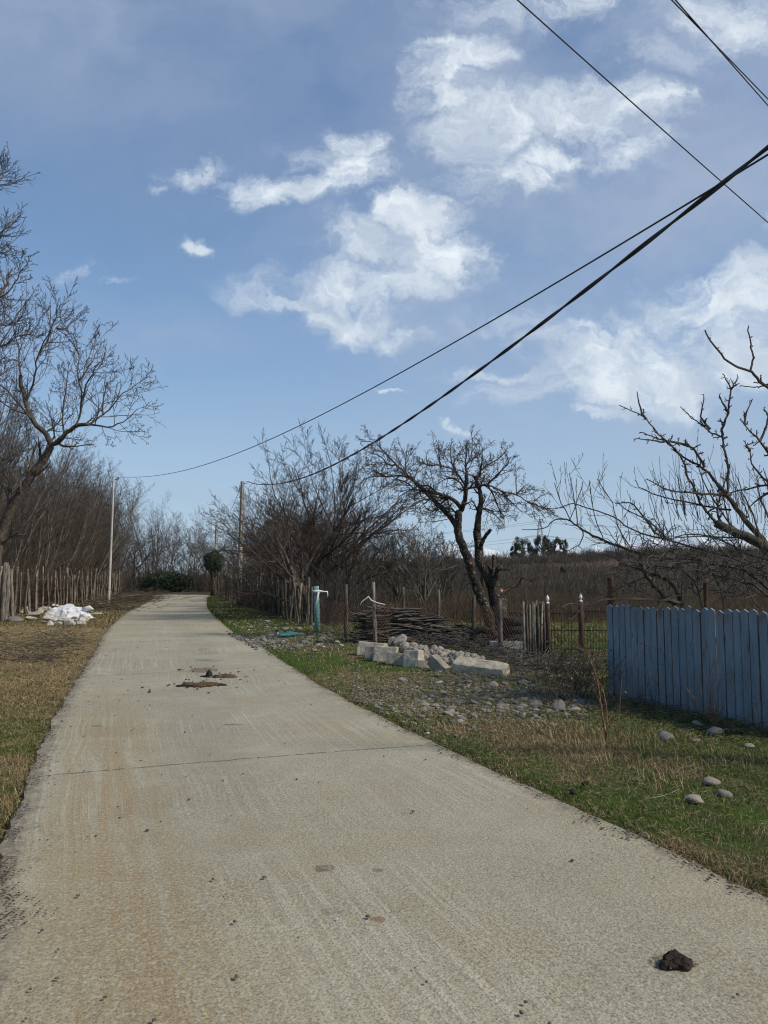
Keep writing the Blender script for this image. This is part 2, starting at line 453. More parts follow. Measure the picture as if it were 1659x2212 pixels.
# joints
sj = s_of(*G(560, 1634)[:2]); wobj = k.m('MULTIPLY', k.m('SUBTRACT', k.noise(pos, 6, 4, .7), .5), .1)
mo = k.m('SUBTRACT', k.m('PINGPONG', k.m('ADD', k.m('ADD', sj_, -sj+.0), wobj), 3.4), 0)
jn = k.m('MULTIPLY', k.mr(mo, .022, .006), k.mr(k.noise(pos, 9, 3, .6), .34, .5))
base = k.mix(k.m('MULTIPLY', jn, .75), base, (.09, .075, .055))
# dark blotches and old dung stains
def spot(u, v, rx, ry, amp, colr, base):
    c = G(u, v); q = k.vm('MULTIPLY_ADD', pos, (1/rx, 1/ry, 0), (-c[0]/rx, -c[1]/ry, 0))
    q = k.vm('MULTIPLY_ADD', k.vm('SUBTRACT', k.noise(pos, 9, 4, .65, col=True), (.5, .5, .5)), (1.5, 1.5, 0), q)
    return k.mix(k.m('MULTIPLY', k.m('MULTIPLY', k.mr(k.vm('LENGTH', q), 1.05, .7), amp), k.mr(k.noise(pos, 28, 3, .6), .3, .55)), base, colr)
for u, v, rx, ry, am_, cc in [(437, 1447, .22, .40, .75, (.15, .095, .06)), (440, 1426, .16, .2, .5, (.13, .10, .07)), (462, 1427, .2, .18, .35, (.16, .13, .09)),
        (438, 1402, .14, .35, .4, (.17, .14, .10)), (455, 1411, .18, .2, .3, (.17, .14, .1)), (700, 1876, .06, .06, .7, (.13, .085, .045)), (816, 1985, .035, .035, .75, (.22, .12, .07)),
        (716, 1968, .05, .03, .4, (.13, .10, .07)), (502, 1565, .1, .05, .6, (.13, .09, .06)), (815, 1880, .03, .03, .6, (.16, .09, .05)), (1448, 2078, .10, .06, .8, (.10, .07, .03)),
        (210, 1568, .06, .05, .7, (.14, .09, .06)), (250, 1580, .35, .3, .3, (.24, .18, .11)), (330, 1730, .2, .5, .25, (.25, .18, .10))]:
    base = spot(u, v, rx*1.15, ry*1.1, min(1, am_*1.15), cc, base)
k.put(b.inputs['Base Color'], base); b.inputs['Roughness'].default_value = .88; b.inputs['Specular IOR Level'].default_value = .3
hgt = k.m('ADD', k.m('ADD', k.m('MULTIPLY', sfac, .5), k.m('MULTIPLY', pit, .9)), k.m('SUBTRACT', k.m('MULTIPLY', ag, -.5), k.m('MULTIPLY', jn, 2.0)))
k.put(b.inputs['Normal'], k.bump(hgt, .75, .007))
tag(link('road', me, m), kind='structure')

# ------------------------------------------------------------------ far mountains
rg = random.Random(5)
MV = []; n = 260; rowsM = 14
for j in range(rowsM):
    for i in range(n):
        x = 700+i*5200/(n-1); y = 9000+j*260
        rid = 430+240*mn.fractal(Vector((x*.0009, 3.1, 0)), 1, 2.2, 6)+70*nz2(x, 0, .004)
        f_ = math.sin(math.pi*min(1, (j/(rowsM-1))*1.0))
        MV.append((x, y, -20+rid*f_*(1+.35*nz2(x, y, .0022))+40*f_*nz2(x, y, .006)))
ix = np.arange(n*rowsM).reshape(rowsM, n)
me = np_mesh('mountains', np.array(MV), [np.stack([ix[:-1, :-1], ix[:-1, 1:], ix[1:, 1:], ix[1:, :-1]], -1).reshape(-1, 4)], True)
m, k, b = new_mat('snow and rock'); pos = k.node('ShaderNodeNewGeometry').outputs['Position']
spz = k.node('ShaderNodeSeparateXYZ'); k.put(spz.inputs[0], pos)
sn = k.mr(k.m('ADD', spz.outputs[2], k.m('MULTIPLY', k.noise(pos, .004, 8, .7), 320)), 300, 440)
k.put(b.inputs['Base Color'], k.mix(sn, (.10, .13, .17), (.85, .87, .9))); b.inputs['Roughness'].default_value = .9
tag(link('mountains', me, m), kind='structure')
# ------------------------------------------------------------------ materials for plants and wood
bark_grey = simple('grey brown bark', (.05, .04, .032), (.13, .105, .085), 9, .95, .6, .02, c3=(.05, .04, .03))
bark_thick = simple('thicket bark', (.09, .075, .06), (.22, .19, .155), 3, .95, .3, .02, rnd=.35)
bark_dark = simple('dark fruit tree bark', (.035, .027, .022), (.09, .07, .056), 8, .95, .5, .02, c3=(.15, .14, .11))
bark_lichen = simple('bark with grey lichen', (.022, .017, .013), (.06, .048, .038), 7, .95, 1.0, .03, c3=(.24, .245, .20))
twig_dark = simple('dark twigs', (.04, .03, .026), (.10, .078, .062), 5, .9, 0, .01)
twig_warm = simple('warm brown twigs', (.055, .044, .034), (.13, .105, .08), 3, .95, 0, .01, rnd=.35)
twig_grey = simple('grey twigs', (.055, .048, .042), (.13, .113, .097), 3, .95, 0, .01, rnd=.35)
post_wood = simple('weathered grey wood', (.09, .078, .062), (.27, .24, .20), 5, .92, .5, .01, c3=(.08, .065, .05), stretch=(4, 4, .8), rnd=.35)
post_dark = simple('dark damp wood', (.045, .038, .03), (.14, .12, .095), 6, .95, .6, .01, stretch=(4, 4, .8), rnd=.3)
cut_wood = simple('freshly cut wood', (.33, .15, .07), (.45, .24, .13), 20, .8, .1)
leaf_dark = simple('dark ivy leaves', (.012, .026, .010), (.035, .06, .022), 5, .6, 0, .01, spec=.4)
leaf_euc = simple('grey green leaves', (.03, .042, .03), (.075, .09, .065), 2, .7, 0, .01)
leaf_small = simple('small green leaves', (.07, .09, .022), (.15, .17, .05), 9, .7, 0, .01)

# ------------------------------------------------------------------ branch growth
def unit(a):
    l = math.sqrt(a[0]*a[0]+a[1]*a[1]+a[2]*a[2])+1e-12; return (a[0]/l, a[1]/l, a[2]/l)
def side_dir(d, ang, az):
    ref = (0, 0, 1) if abs(d[2]) < .9 else (1, 0, 0)
    u = unit((d[1]*ref[2]-d[2]*ref[1], d[2]*ref[0]-d[0]*ref[2], d[0]*ref[1]-d[1]*ref[0]))
    v = (d[1]*u[2]-d[2]*u[1], d[2]*u[0]-d[0]*u[2], d[0]*u[1]-d[1]*u[0])
    ca, sa, cz, sz = math.cos(ang), math.sin(ang), math.cos(az), math.sin(az)
    return tuple(d[i]*ca+(u[i]*cz+v[i]*sz)*sa for i in range(3))
def grow(tb, rg, p, d, L, r, lv, sp):
    seg = sp['seg'][lv]; wob = sp['wob'][lv]; tr = sp['trop'][lv]; step = L/seg
    pts = [p]; rad = [r]; dirs = [d]; g = rg.gauss
    tap = sp.get('taper', .8)
    for i in range(seg):
        d = unit((d[0]+g(0, wob)+sp.get('wind', 0), d[1]+g(0, wob), d[2]+g(0, wob)+tr))
        p = (p[0]+d[0]*step, p[1]+d[1]*step, p[2]+d[2]*step)
        pts.append(p); rad.append(max(sp['rmin'], r*(1-(i+1)/seg*tap))); dirs.append(d)
    tb[min(lv, 1) if lv < 2 else 1].add(pts, rad, sp['sides'][lv])
    if lv+1 >= len(sp['seg']): return
    spawn(tb, rg, pts, rad, L, lv+1, sp, sp['n'][lv])
def spawn(tb, rg, pts, rad, L, lv, sp, nch, lo=None):
    lo = sp['lo'][lv-1] if lo is None else lo
    az = rg.uniform(0, 6.28); n = len(pts)-1
    for c in range(nch):
        t = lo+(1-lo)*(c+rg.random())/nch*.985; f = t*n; i = min(n-1, int(f)); f -= i
        a, b_ = pts[i], pts[i+1]
        q = tuple(a[j]+(b_[j]-a[j])*f for j in range(3)); dd = unit(tuple(b_[j]-a[j] for j in range(3)))
        az += 2.4+rg.uniform(-.5, .5)
        cd_ = side_dir(dd, sp['ang'][lv-1]*rg.uniform(.65, 1.3), az)
        cl = L*sp['lr'][lv-1]*(1-.55*t)*rg.uniform(.6, 1.25)
        cr_ = max(sp['rmin'], (rad[i]+(rad[i+1]-rad[i])*f)*sp['rr'][lv-1])
        grow(tb, rg, q, cd_, cl, cr_, lv, sp)

SLEND = dict(seg=(9, 6, 4, 3), wob=(.06, .09, .12, .14), trop=(.02, .07, .05, .04), n=(12, 8, 5), lo=(.28, .15, .1), ang=(.6, .6, .6), lr=(.48, .45, .5), rr=(.45, .5, .6), rmin=.0042, sides=(6, 4, 3, 3), taper=.88)
SLEND2 = dict(SLEND, n=(14, 8, 5), lo=(.2, .15, .1), wob=(.08, .12, .14, .16), lr=(.36, .45, .5), ang=(.6, .65, .65))
DOME = dict(seg=(6, 7, 5, 4, 3), wob=(.08, .08, .09, .11, .12), trop=(.0, .03, .04, .04, .03), n=(10, 8, 7, 5), lo=(.15, .2, .15, .1), ang=(.8, .6, .6, .6), lr=(1.05, .55, .52, .5), rr=(.55, .5, .55, .6), rmin=.005, sides=(7, 5, 3, 3, 3), taper=.82)
SHRUB = dict(seg=(6, 5, 4), wob=(.12, .18, .22), trop=(.03, .03, .0), n=(12, 7), lo=(.15, .1), ang=(.6, .7), lr=(.5, .5), rr=(.6, .7), rmin=.005, sides=(4, 3, 3), taper=.85)
def make_tree(name, sp, seed, H, r, nstem, lean, label, cat, group, mt, mc, spread=.35, base=.25):
    rg = random.Random(seed); tb = (Tubes(), Tubes())
    for q in range(nstem):
        a = rg.uniform(0, 6.28); s_ = spread*rg.uniform(.3, 1) if nstem > 1 else 0
        d = unit((math.cos(a)*s_+lean, math.sin(a)*s_, 1))
        grow(tb, rg, (math.cos(a)*base*rg.random()*(nstem > 1), math.sin(a)*base*rg.random()*(nstem > 1), -.1), d, H*rg.uniform(.75, 1.1), r*rg.uniform(.7, 1.1), 0, sp)
    t = thing(name, (0, 0, 0), label, cat, group)
    link('trunk', tb[0].mesh('trunk', True), mt, t, world=False)
    link('crown', tb[1].mesh('crown'), mc, t, world=False)
    return t
def put(src, used, loc, rot, scale, label=None, group=None):
    """first placing moves the source itself"""
    if src.name not in used:
        used.add(src.name); src.location = loc; src.rotation_euler = rot; src.scale = (scale,)*3
        if label: src['label'] = label
        if group: src['group'] = group
        return src
    return copy_thing(src, loc, rot, scale, label, group)
used = set()
rg = random.Random(11)

# ------------------------------------------------------------------ thicket behind the left stake fence
GL = 'slender bare trees crowded behind the left stake fence'
LL = 'slender leafless tree in the brown thicket behind the left stake fence'
th = [make_tree('slender_tree', SLEND if q % 2 else SLEND2, 100+q, 9.6, .085, 3, .10, LL, 'tree', GL, bark_thick, twig_warm if q % 2 else twig_grey, .14, .5) for q in range(5)]
FL = [(-14.3, 27.4), (-16.6, 39.7), (-19.3, 52), (-21.6, 63)]      # line of the left fence
def fence_l(t):
    f = t*(len(FL)-1); i = min(len(FL)-2, int(f)); f -= i
    return FL[i][0]+(FL[i+1][0]-FL[i][0])*f, FL[i][1]+(FL[i+1][1]-FL[i][1])*f
c = 0
for q in range(132):
    t = (q+rg.random())/132*1.22-.10
    x, y = fence_l(min(t, 1)); 
    if t > 1: x -= (t-1)*16; y += (t-1)*62
    if t < 0: x += t*-2; y += t*60
    off = .8+11*rg.random()**1.3*(1 if t < 1 else .6)
    x -= off; y += off*.12
    if y > 72: x -= 3.2
    hs = rg.uniform(.72, 1.08)*(1.0 if off > 2 else .85)
    put(th[c % 5], used, (x, y, hz(x, y)), (rg.uniform(-.05, .05), rg.uniform(.03, .17), rg.uniform(-.8, .8)), hs); c += 1
# undergrowth of dead stems below them
tb = Tubes(); rg = random.Random(12)
for q in range(13000):
    t = rg.uniform(-.1, 1.32); x, y = fence_l(min(max(t, 0), 1))
    if t > 1: x -= (t-1)*16; y += (t-1)*52
    if t < 0: y += t*60; x -= t*2
    off = .25+7*rg.random()**1.4; x -= off; z = hz(x, y)
    L = rg.uniform(.8, 3.4); a = rg.uniform(0, 6.28); s_ = rg.uniform(.05, .5)
    d = unit((math.cos(a)*s_+.05, math.sin(a)*s_, 1)); pts = [(x, y, z)]
    for i in range(3):
        pts.append(tuple(pts[-1][j]+d[j]*L/3 for j in range(3))); d = unit((d[0]+rg.gauss(0, .25), d[1]+rg.gauss(0, .25), d[2]-.12))
    tb.add(pts, [.010, .008, .006, .004], 3)
tag(link('undergrowth', tb.mesh('undergrowth'), twig_warm), 'tangle of brown dead stems filling the thicket behind the left fence', 'undergrowth', kind='stuff')

# ------------------------------------------------------------------ woods round the bend
GB = 'bare trees standing round the bend of the road'
LB = 'leafless tree in the wood closing off the road bend'
bt = [make_tree('bare_tree', SLEND, 200+q, 8.0, .065, 2, 0, LB, 'tree', GB, bark_thick, twig_grey, .2, .4) for q in range(2)]
bt += [make_tree('bare_tree', DOME, 210+q, 4.4, .10, 1, .1, LB, 'tree', GB, bark_grey, twig_grey) for q in range(2)]
for q in range(84):
    x = rg.uniform(-38, 0); y = 82+rg.random()**1.5*34
    if x > -12: y = rg.uniform(76, 98)
    put(bt[q % 4], used, (x, y, hz(x, y)-.1), (rg.uniform(-.08, .08), rg.uniform(-.08, .08), rg.uniform(0, 6.28)), rg.uniform(.85, 1.3))
tb = Tubes()
for q in range(9000):
    x = rg.uniform(-40, -6); y = rg.uniform(81.5, 92)
    if x > -15: y = rg.uniform(73, 88)
    z = hz(x, y); L = rg.uniform(.8, 3.2); a = rg.uniform(0, 6.28); s_ = rg.uniform(.05, .35)
    d = unit((math.cos(a)*s_, math.sin(a)*s_, 1)); pts = [(x, y, z)]
    for i in range(3):
        pts.append(tuple(pts[-1][j]+d[j]*L/3 for j in range(3))); d = unit((d[0]+rg.gauss(0, .2), d[1]+rg.gauss(0, .2), d[2]))
    tb.add(pts, [.018, .015, .011, .008], 3)
tag(link('undergrowth', tb.mesh('undergrowth'), twig_warm), 'dead stalks and saplings at the far side of the bend', 'undergrowth', kind='stuff')

# ------------------------------------------------------------------ leaf clumps
def leaf_cloud(name, rg, centre, radii, n, size, mat, parent, hollow=.35, blob=None):
    Vs = np.empty((n, 4, 3)); blob = blob or [((0, 0, 0), 1)]
    for q in range(n):
        (bx, by, bz), bs = blob[rg.randrange(len(blob))]
        d = unit((rg.gauss(0, 1), rg.gauss(0, 1), rg.gauss(0, 1))); rr_ = (hollow+(1-hollow)*rg.random()**.5)*bs
        c_ = np.array([centre[0]+(bx+d[0]*rr_)*radii[0], centre[1]+(by+d[1]*rr_)*radii[1], centre[2]+(bz+d[2]*rr_)*radii[2]])
        nrm = unit((d[0]+rg.gauss(0, .7), d[1]+rg.gauss(0, .7), d[2]+rg.gauss(0, .7)))
        u_ = np.array(side_dir(nrm, math.pi/2, rg.uniform(0, 6.28))); v_ = np.cross(nrm, u_); s_ = size*rg.uniform(.6, 1.3)
        Vs[q] = [c_-u_*s_, c_-v_*s_*.55, c_+u_*s_, c_+v_*s_*.55]
    me = np_mesh(name, Vs.reshape(-1, 3), [np.arange(n*4).reshape(n, 4)])
    return link(name, me, mat, parent)
# ivy on the stem by the far pole
p = G(463, 1284); y0 = 66.; x0 = P(461, 1250, y0)[0]
t = thing('ivy_clad_tree', (x0, y0, hz(x0, y0)), 'short trunk under a dense dark green ball of ivy beside the far pole', 'tree')
tb = Tubes(); tb.add(*capped([(x0+.05, y0, -.2), (x0, y0, 1), (x0-.05, y0, 2.4), (x0, y0, 3.4)], [.28, .24, .22, .12]), 8)
link('trunk', tb.mesh('trunk', True), bark_dark, t)
top = P(461, 1192, y0)[2]; bot = P(461, 1243, y0)[2]
leaf_cloud('crown', rg, (x0, y0, (top+bot)/2), (.85, .8, (top-bot)/2), 9000, .075, leaf_dark, t, .55, [((0, 0, .1), .95), ((.55, .2, .35), .5), ((-.55, 0, .45), .45), ((.1, 0, -.65), .5), ((.6, -.3, -.1), .45), ((-.5, .2, -.1), .5), ((.1, 0, .75), .4)])
# dark evergreen shrubs behind the bend
for q, (u, v, w_, h_) in enumerate([(338, 1255, 28, 26), (372, 1253, 26, 28), (398, 1259, 20, 20), (322, 1262, 16, 18), (418, 1262, 16, 14)]):
    y0 = 81.5+q*.3; c_ = P(u, v, y0)
    t = thing('evergreen_shrub', (c_[0], y0, hz(c_[0], y0)), ('second', 'third', 'fourth', 'leftmost', 'rightmost')[q]+' low dark evergreen shrub in the shade across the bend', 'shrub', 'dark evergreen shrubs across the bend')
    leaf_cloud('foliage', rg, (c_[0], y0, c_[2]-.1), (w_/F*y0, 1.2, h_/F*y0), 3200, .10, leaf_dark, t, .3, [((0, 0, 0), .8), ((.4, 0, .2), .6), ((-.4, 0, .1), .6), ((0, 0, -.5), .7), ((.5, .2, -.4), .6), ((-.5, 0, -.5), .6)])
    tb = Tubes(); tb.add([(c_[0], y0, hz(c_[0], y0)-.1), (c_[0]+.1, y0, .6), (c_[0], y0, c_[2])], [.07, .05, .02], 5)
    link('stem', tb.mesh('stem'), bark_dark, t)

# ------------------------------------------------------------------ domed trees right of the road
GD = 'domed bare trees in the hedge right of the road'
dm = [make_tree('hedge_tree', DOME, 300+q, 4.3, .13, 2 if q % 2 else 1, 0, 'spreading leafless tree in the hedge behind the right utility pole', 'tree', GD, bark_grey if q % 2 else bark_dark, twig_dark if q % 2 else twig_grey, .5, .3) for q in range(4)]
spots = [(630, 36, .92), (640, 33, 1.08), (694, 29, .76), (715, 34, .85), (750, 33, .6), (612, 41, .85), (585, 50, .8), (575, 54, .7), (640, 45, 1.05), (670, 41, 1.05), (735, 42, .85), (785, 44, .55), (800, 48, .7),
         (560, 60, .8), (570, 52, 1.05), (640, 55, 1.1), (700, 52, .95), (830, 56, .65), (545, 76, .7)]
names = ['first', 'second', 'third', 'fourth', 'fifth', 'sixth', 'seventh', 'eighth', 'ninth', 'tenth', 'eleventh', 'twelfth', 'thirteenth', 'fourteenth', 'fifteenth', 'sixteenth', 'seventeenth', 'eighteenth', 'nineteenth', 'twentieth']
spots.sort()
ORD = names
for q, (u, Y, s_) in enumerate(spots):
    x = P(u, 1250, Y)[0]
    put(dm[q % 4], used, (x, Y, hz(x, Y)), (rg.uniform(-.06, .06), rg.uniform(-.06, .06), rg.uniform(0, 6.28)), s_*(1.22 if Y < 42 else 1.0)*rg.uniform(.92, 1.04), ORD[q]+' spreading bare tree to the right of the concrete pole in the right hedge')
# low brush in the same hedge
tb = Tubes()
for q in range(3600):
    f_ = .12+.88*rg.random(); x = -9.5+7.4*f_+abs(rg.gauss(0, 1.3)); y = 48-22*f_+rg.uniform(-1, 3); z = hz(x, y)
    L = rg.uniform(.6, 2.4); a = rg.uniform(0, 6.28); s_ = rg.uniform(.1, .7)
    d = unit((math.cos(a)*s_, math.sin(a)*s_, 1)); pts = [(x, y, z)]
    for i in range(3):
        pts.append(tuple(pts[-1][j]+d[j]*L/3 for j in range(3))); d = unit((d[0]+rg.gauss(0, .25), d[1]+rg.gauss(0, .25), d[2]-.05))
    tb.add(pts, [.010, .008, .006, .004], 3)
tag(link('brushwood', tb.mesh('brushwood'), twig_grey), 'grey brown brush growing through the stake fence right of the road', 'brush', kind='stuff')
# fine twigged trees behind the field
GM = 'grey bare trees behind the field fence'
mtree = [make_tree('field_tree', dict(DOME, ang=(.6, .5, .6, .6), lr=(1.1, .5, .5, .5), trop=(0, .08, .06, .05, .03)), 330+q, 3.1, .09, 2, 0, 'grey leafless tree standing behind the field at the middle of the view', 'tree', GM, bark_grey, twig_grey, .4, .3) for q in range(2)]
MORD = names
for q, (u, Y, s_) in enumerate(sorted([(905, 33, 1.0), (870, 36, .9), (940, 37, .95), (985, 42, .8), (840, 46, .8), (1030, 46, .75), (800, 60, .7), (1080, 55, .6), (900, 55, .8), (960, 60, .75)])):
    x = P(u, 1250, Y)[0]
    put(mtree[q % 2], used, (x, Y, hz(x, Y)), (0, rg.uniform(-.08, .08), rg.uniform(0, 6.28)), s_, MORD[q]+' grey bare tree from the left among those behind the field fence')

# ------------------------------------------------------------------ brush covering field edge and hillside: uncountable
def brush(name, n, xr, yf, Lr, rb, mat, label, seed, fan=5, clump=.0):
    rg = random.Random(seed); tb = Tubes()
    for q in range(n):
        y = yf(rg); x = rg.uniform(*xr(y)); z = hz(x, y)
        if y > 55 and redness(x, y) > .3 and rg.random() < .85: continue
        H = rg.uniform(*Lr)*(1+.5*nz2(x, y, .12)); r0 = rb*max(1, y/60)
        for f_ in range(fan):
            a = rg.uniform(0, 6.28); s_ = rg.uniform(.1, .6); d = unit((math.cos(a)*s_, math.sin(a)*s_, 1)); L = H*rg.uniform(.5, 1.1)
            x1 = x+rg.gauss(0, .3); pts = [(x1, y, z-.1)]
            for i in range(3):
                pts.append(tuple(pts[-1][j]+d[j]*L/3 for j in range(3))); d = unit((d[0]+rg.gauss(0, .3), d[1]+rg.gauss(0, .3), d[2]))
            tb.add(pts, [r0, r0*.8, r0*.6, r0*.35], 3)
    return tag(link(name, tb.mesh(name), mat), label, 'brush', kind='stuff')
brush_mat = simple('far brush', (.045, .039, .032), (.115, .097, .076), .12, .95, 0, c3=(.06, .043, .032))
brush_red = simple('reddish weeds', (.045, .035, .027), (.11, .083, .055), 1.5, .95, 0)
brush('hillside_brush', 9000, lambda y: (-.12*y-2, .62*y), lambda g_: 48+g_.random()**1.1*160, (.9, 2.6), .012, brush_mat, 'brown leafless scrub covering the hillside beyond the field', 41)
brush('field_edge_weeds', 6000, lambda y: (-1, .55*y), lambda g_: 27+g_.random()*20, (.4, 1.3), .006, brush_red, 'reddish brown dead weeds along the far edge of the field', 42, 5)
brush('ridge_wood', 2600, lambda y: (-.1*y, .6*y), lambda g_: 168+g_.random()*50, (1.6, 3.4), .011, brush_mat, 'dark grey leafless wood running along the top of the ridge', 43, 6)
# wood on the ridge: trees far off, each its own thing
GR = 'small bare trees along the far ridge'
for q in range(60):
    y = rg.uniform(150, 215); x = rg.uniform(-.1, .56)*y
    if .16 < x/y < .29 and rg.random() < .6: continue
    put(bt[q % 4], used, (x, y, hz(x, y)-.3), (0, rg.uniform(-.08, .08), rg.uniform(0, 6.28)), rg.uniform(.3, .55), 'small bare tree on the wooded ridge beyond the scrub hillside', GR)
# eucalyptus group beside the pylon
ELAB = ['broad dark round tree, largest of the evergreen clump left of the pylon', 'small dark tree at the left end of the evergreen clump', 'dark tree right under the lattice pylon', 'low dark tree filling the gap left of the pylon', 'dark tree just right of the pylon foot', 'dark tree in the right half of the evergreen clump', 'rightmost dark tree of the evergreen clump']
for q, (u, vt, vb, w_) in enumerate([(1128, 1156, 1190, 22), (1112, 1170, 1192, 12), (1172, 1155, 1190, 18), (1148, 1168, 1194, 16), (1185, 1162, 1192, 17), (1196, 1160, 1190, 16), (1216, 1164, 1190, 11)]):
    Y = 190+q*2; tp = P(u, vt, Y); z0 = hz(tp[0], Y); z0 = min(z0, P(u, vb, Y)[2])
    t = thing('evergreen_tree', (tp[0], Y, z0), ELAB[q], 'tree', 'dark evergreen trees on the ridge')
    H = tp[2]-z0; tb = Tubes()
    w_m = w_/F*Y*1.05; vr = max(H*.46, 1.2); bl = []
    tb.add([(tp[0], Y, z0-.5), (tp[0]+.2, Y, z0+H*.5), (tp[0], Y, z0+H*.8)], [.3, .22, .08], 6)
    for j in range(14):
        bx, bz = rg.uniform(-.75, .75), rg.uniform(-.75, .8)
        bl.append(((bx, rg.uniform(-.6, .6), bz), rg.uniform(.2, .38)))
        tb.add([(tp[0]+.1, Y, z0+H*rg.uniform(.25, .5)), (tp[0]+bx*w_m, Y+bl[-1][0][1]*w_m, tp[2]-vr+bz*vr)], [.13, .04], 4)
    link('trunk', tb.mesh('trunk'), bark_dark, t)
    leaf_cloud('crown', rg, (tp[0], Y, tp[2]-vr), (w_m, w_m, vr), 5200, .105, leaf_euc, t, .1, bl)
# small dark bush on the slope
c_ = P(1217, 1269-38, 95); t = thing('dark_bush', (c_[0], 95, hz(c_[0], 95)), 'single small dark green bush on the brown hillside', 'shrub')
leaf_cloud('foliage', rg, c_, (.42, .4, .45), 1500, .06, leaf_dark, t, .2)
tb = Tubes(); tb.add([(c_[0], 95, hz(c_[0], 95)), (c_[0], 95, c_[2])], [.06, .03], 5); link('stem', tb.mesh('stem'), bark_dark, t)
# lattice pylon
steel = simple('grey steel', (.20, .22, .24), (.30, .32, .34), 3, .6, 0)
Y = 420.; tp = P(1166, 1122, Y); zb = 0; H = tp[2]-zb; t = thing('lattice_pylon', (tp[0], Y, zb), 'tall grey lattice pylon on the ridge among evergreen trees', 'pylon')
tb = Tubes(); wb = 3.4; kn = [(0, 1), (.25, .8), (.45, .62), (.6, .5), (.75, .38), (.88, .25), (1, .06)]
for a, b_ in zip(kn[:-1], kn[1:]):
    cs = [(-1, -1), (1, -1), (1, 1), (-1, 1)]
    for i in range(4):
        p0 = (tp[0]+cs[i][0]*wb*a[1], Y+cs[i][1]*wb*a[1], H*a[0]); p1 = (tp[0]+cs[i][0]*wb*b_[1], Y+cs[i][1]*wb*b_[1], H*b_[0])
        j = (i+1) % 4; p2 = (tp[0]+cs[j][0]*wb*b_[1], Y+cs[j][1]*wb*b_[1], H*b_[0]); p3 = (tp[0]+cs[j][0]*wb*a[1], Y+cs[j][1]*wb*a[1], H*a[0])
        tb.add([p0, p1], [.11, .11], 4); tb.add([p0, p2], [.07, .07], 3); tb.add([p3, p1], [.07, .07], 3); tb.add([p1, p2], [.07, .07], 3)
link('tower', tb.mesh('tower'), steel, t)
tb = Tubes()
for f_, w_ in ((.72, 8.), (.97, 4.)):
    for s_ in (-1, 1):
        tb.add([(tp[0], Y, H*f_), (tp[0]+s_*w_, Y, H*f_)], [.12, .08], 3); tb.add([(tp[0], Y, H*(f_+.03)), (tp[0]+s_*w_, Y, H*f_)], [.08, .06], 3)
link('crossarm', tb.mesh('crossarm'), steel, t)
wire_m = simple('black cable', (.012, .011, .013), (.03, .028, .03), 30, .55, 0, spec=.5)
wire_g = simple('far conductor', (.10, .11, .12), (.14, .15, .16), 3, .6, 0)
for q, (f_, s_) in enumerate([(.97, 1), (.97, -1), (.72, 1), (.72, -1)]):
    tb = Tubes(); a = Vector((tp[0]+s_*(8 if f_ < .9 else 4), Y, H*f_-.4)); b1 = a+Vector((-240, 120, 6)); b2 = a+Vector((260, -110, 4))
    for b_ in (b1, b2):
        tb.add([tuple(a.lerp(b_, i/14)-Vector((0, 0, 9*4*(i/14)*(1-i/14)))) for i in range(15)], [.06]*15, 3)
    o = link('power_line', tb.mesh('power_line'), wire_g); tag(o, 'thin far conductor strung from the lattice pylon over the ridge', 'cable', 'conductors on the far pylon')
# ------------------------------------------------------------------ utility poles and overhead cables
conc = simple('weathered concrete pole', (.24, .225, .195), (.40, .38, .33), 3, .9, .5, .01, c3=(.18, .13, .09), stretch=(3, 3, .6))
galv = simple('painted steel pole', (.36, .36, .35), (.50, .49, .46), 3, .6, .2, .01, c3=(.30, .15, .08), stretch=(3, 3, .7), spec=.4)
dark_metal = simple('dark steel', (.05, .045, .045), (.12, .10, .09), 9, .6, .2)
ceram = simple('white porcelain', (.6, .6, .58), (.75, .75, .72), 9, .3, 0, spec=.5)
def ground_hit(u, v):
    p = G(u, v)
    for _ in range(6): p = G(u, v, hz(p[0], p[1]))
    return p
def pole(u, v, ut, vt, rb, rt, mat, label, cat, square=False, fixtures=True):
    b_ = ground_hit(u, v); tp = P(ut, vt, b_[1]); t = thing('utility_pole', b_, label, cat)
    tb = Tubes(); pts = [(b_[0]+(tp[0]-b_[0])*i/8, b_[1], b_[2]-.3+(tp[2]-b_[2]+.3)*i/8) for i in range(9)]
    tb.add(*capped(pts, [rb+(rt-rb)*i/8 for i in range(9)]), 4 if square else 12); link('shaft', tb.mesh('shaft', not square), mat, t)
    if fixtures:
        tb = Tubes(); tb.add(*capped([(tp[0]-.02, tp[1], tp[2]-.12), (tp[0]+.28, tp[1]-.05, tp[2]-.12), (tp[0]+.3, tp[1]-.05, tp[2]-.02)], [.018]*3), 5); link('bracket', tb.mesh('bracket'), dark_metal, t)
        tb = Tubes(); tb.add(*capped([(tp[0]+.3, tp[1]-.05, tp[2]-.04), (tp[0]+.3, tp[1]-.05, tp[2]+.02), (tp[0]+.3, tp[1]-.05, tp[2]+.07)], [.045, .05, .03]), 8); link('insulator', tb.mesh('insulator', True), ceram, t)
    return b_, tp
b1, t1 = pole(515, 1306, 524, 1040, .17, .12, conc, 'tapering grey concrete utility pole with the twisted cable, right of the road', 'utility pole', True)
b2, t2 = pole(234, 1310, 246, 1031, .085, .05, galv, 'thin pale metal pole with rust stains in front of the left stake fence', 'utility pole')
b3, t3 = pole(463, 1284.5, 468, 1126, .16, .11, conc, 'far dark utility pole rising behind the ivy ball at the bend', 'utility pole', True)
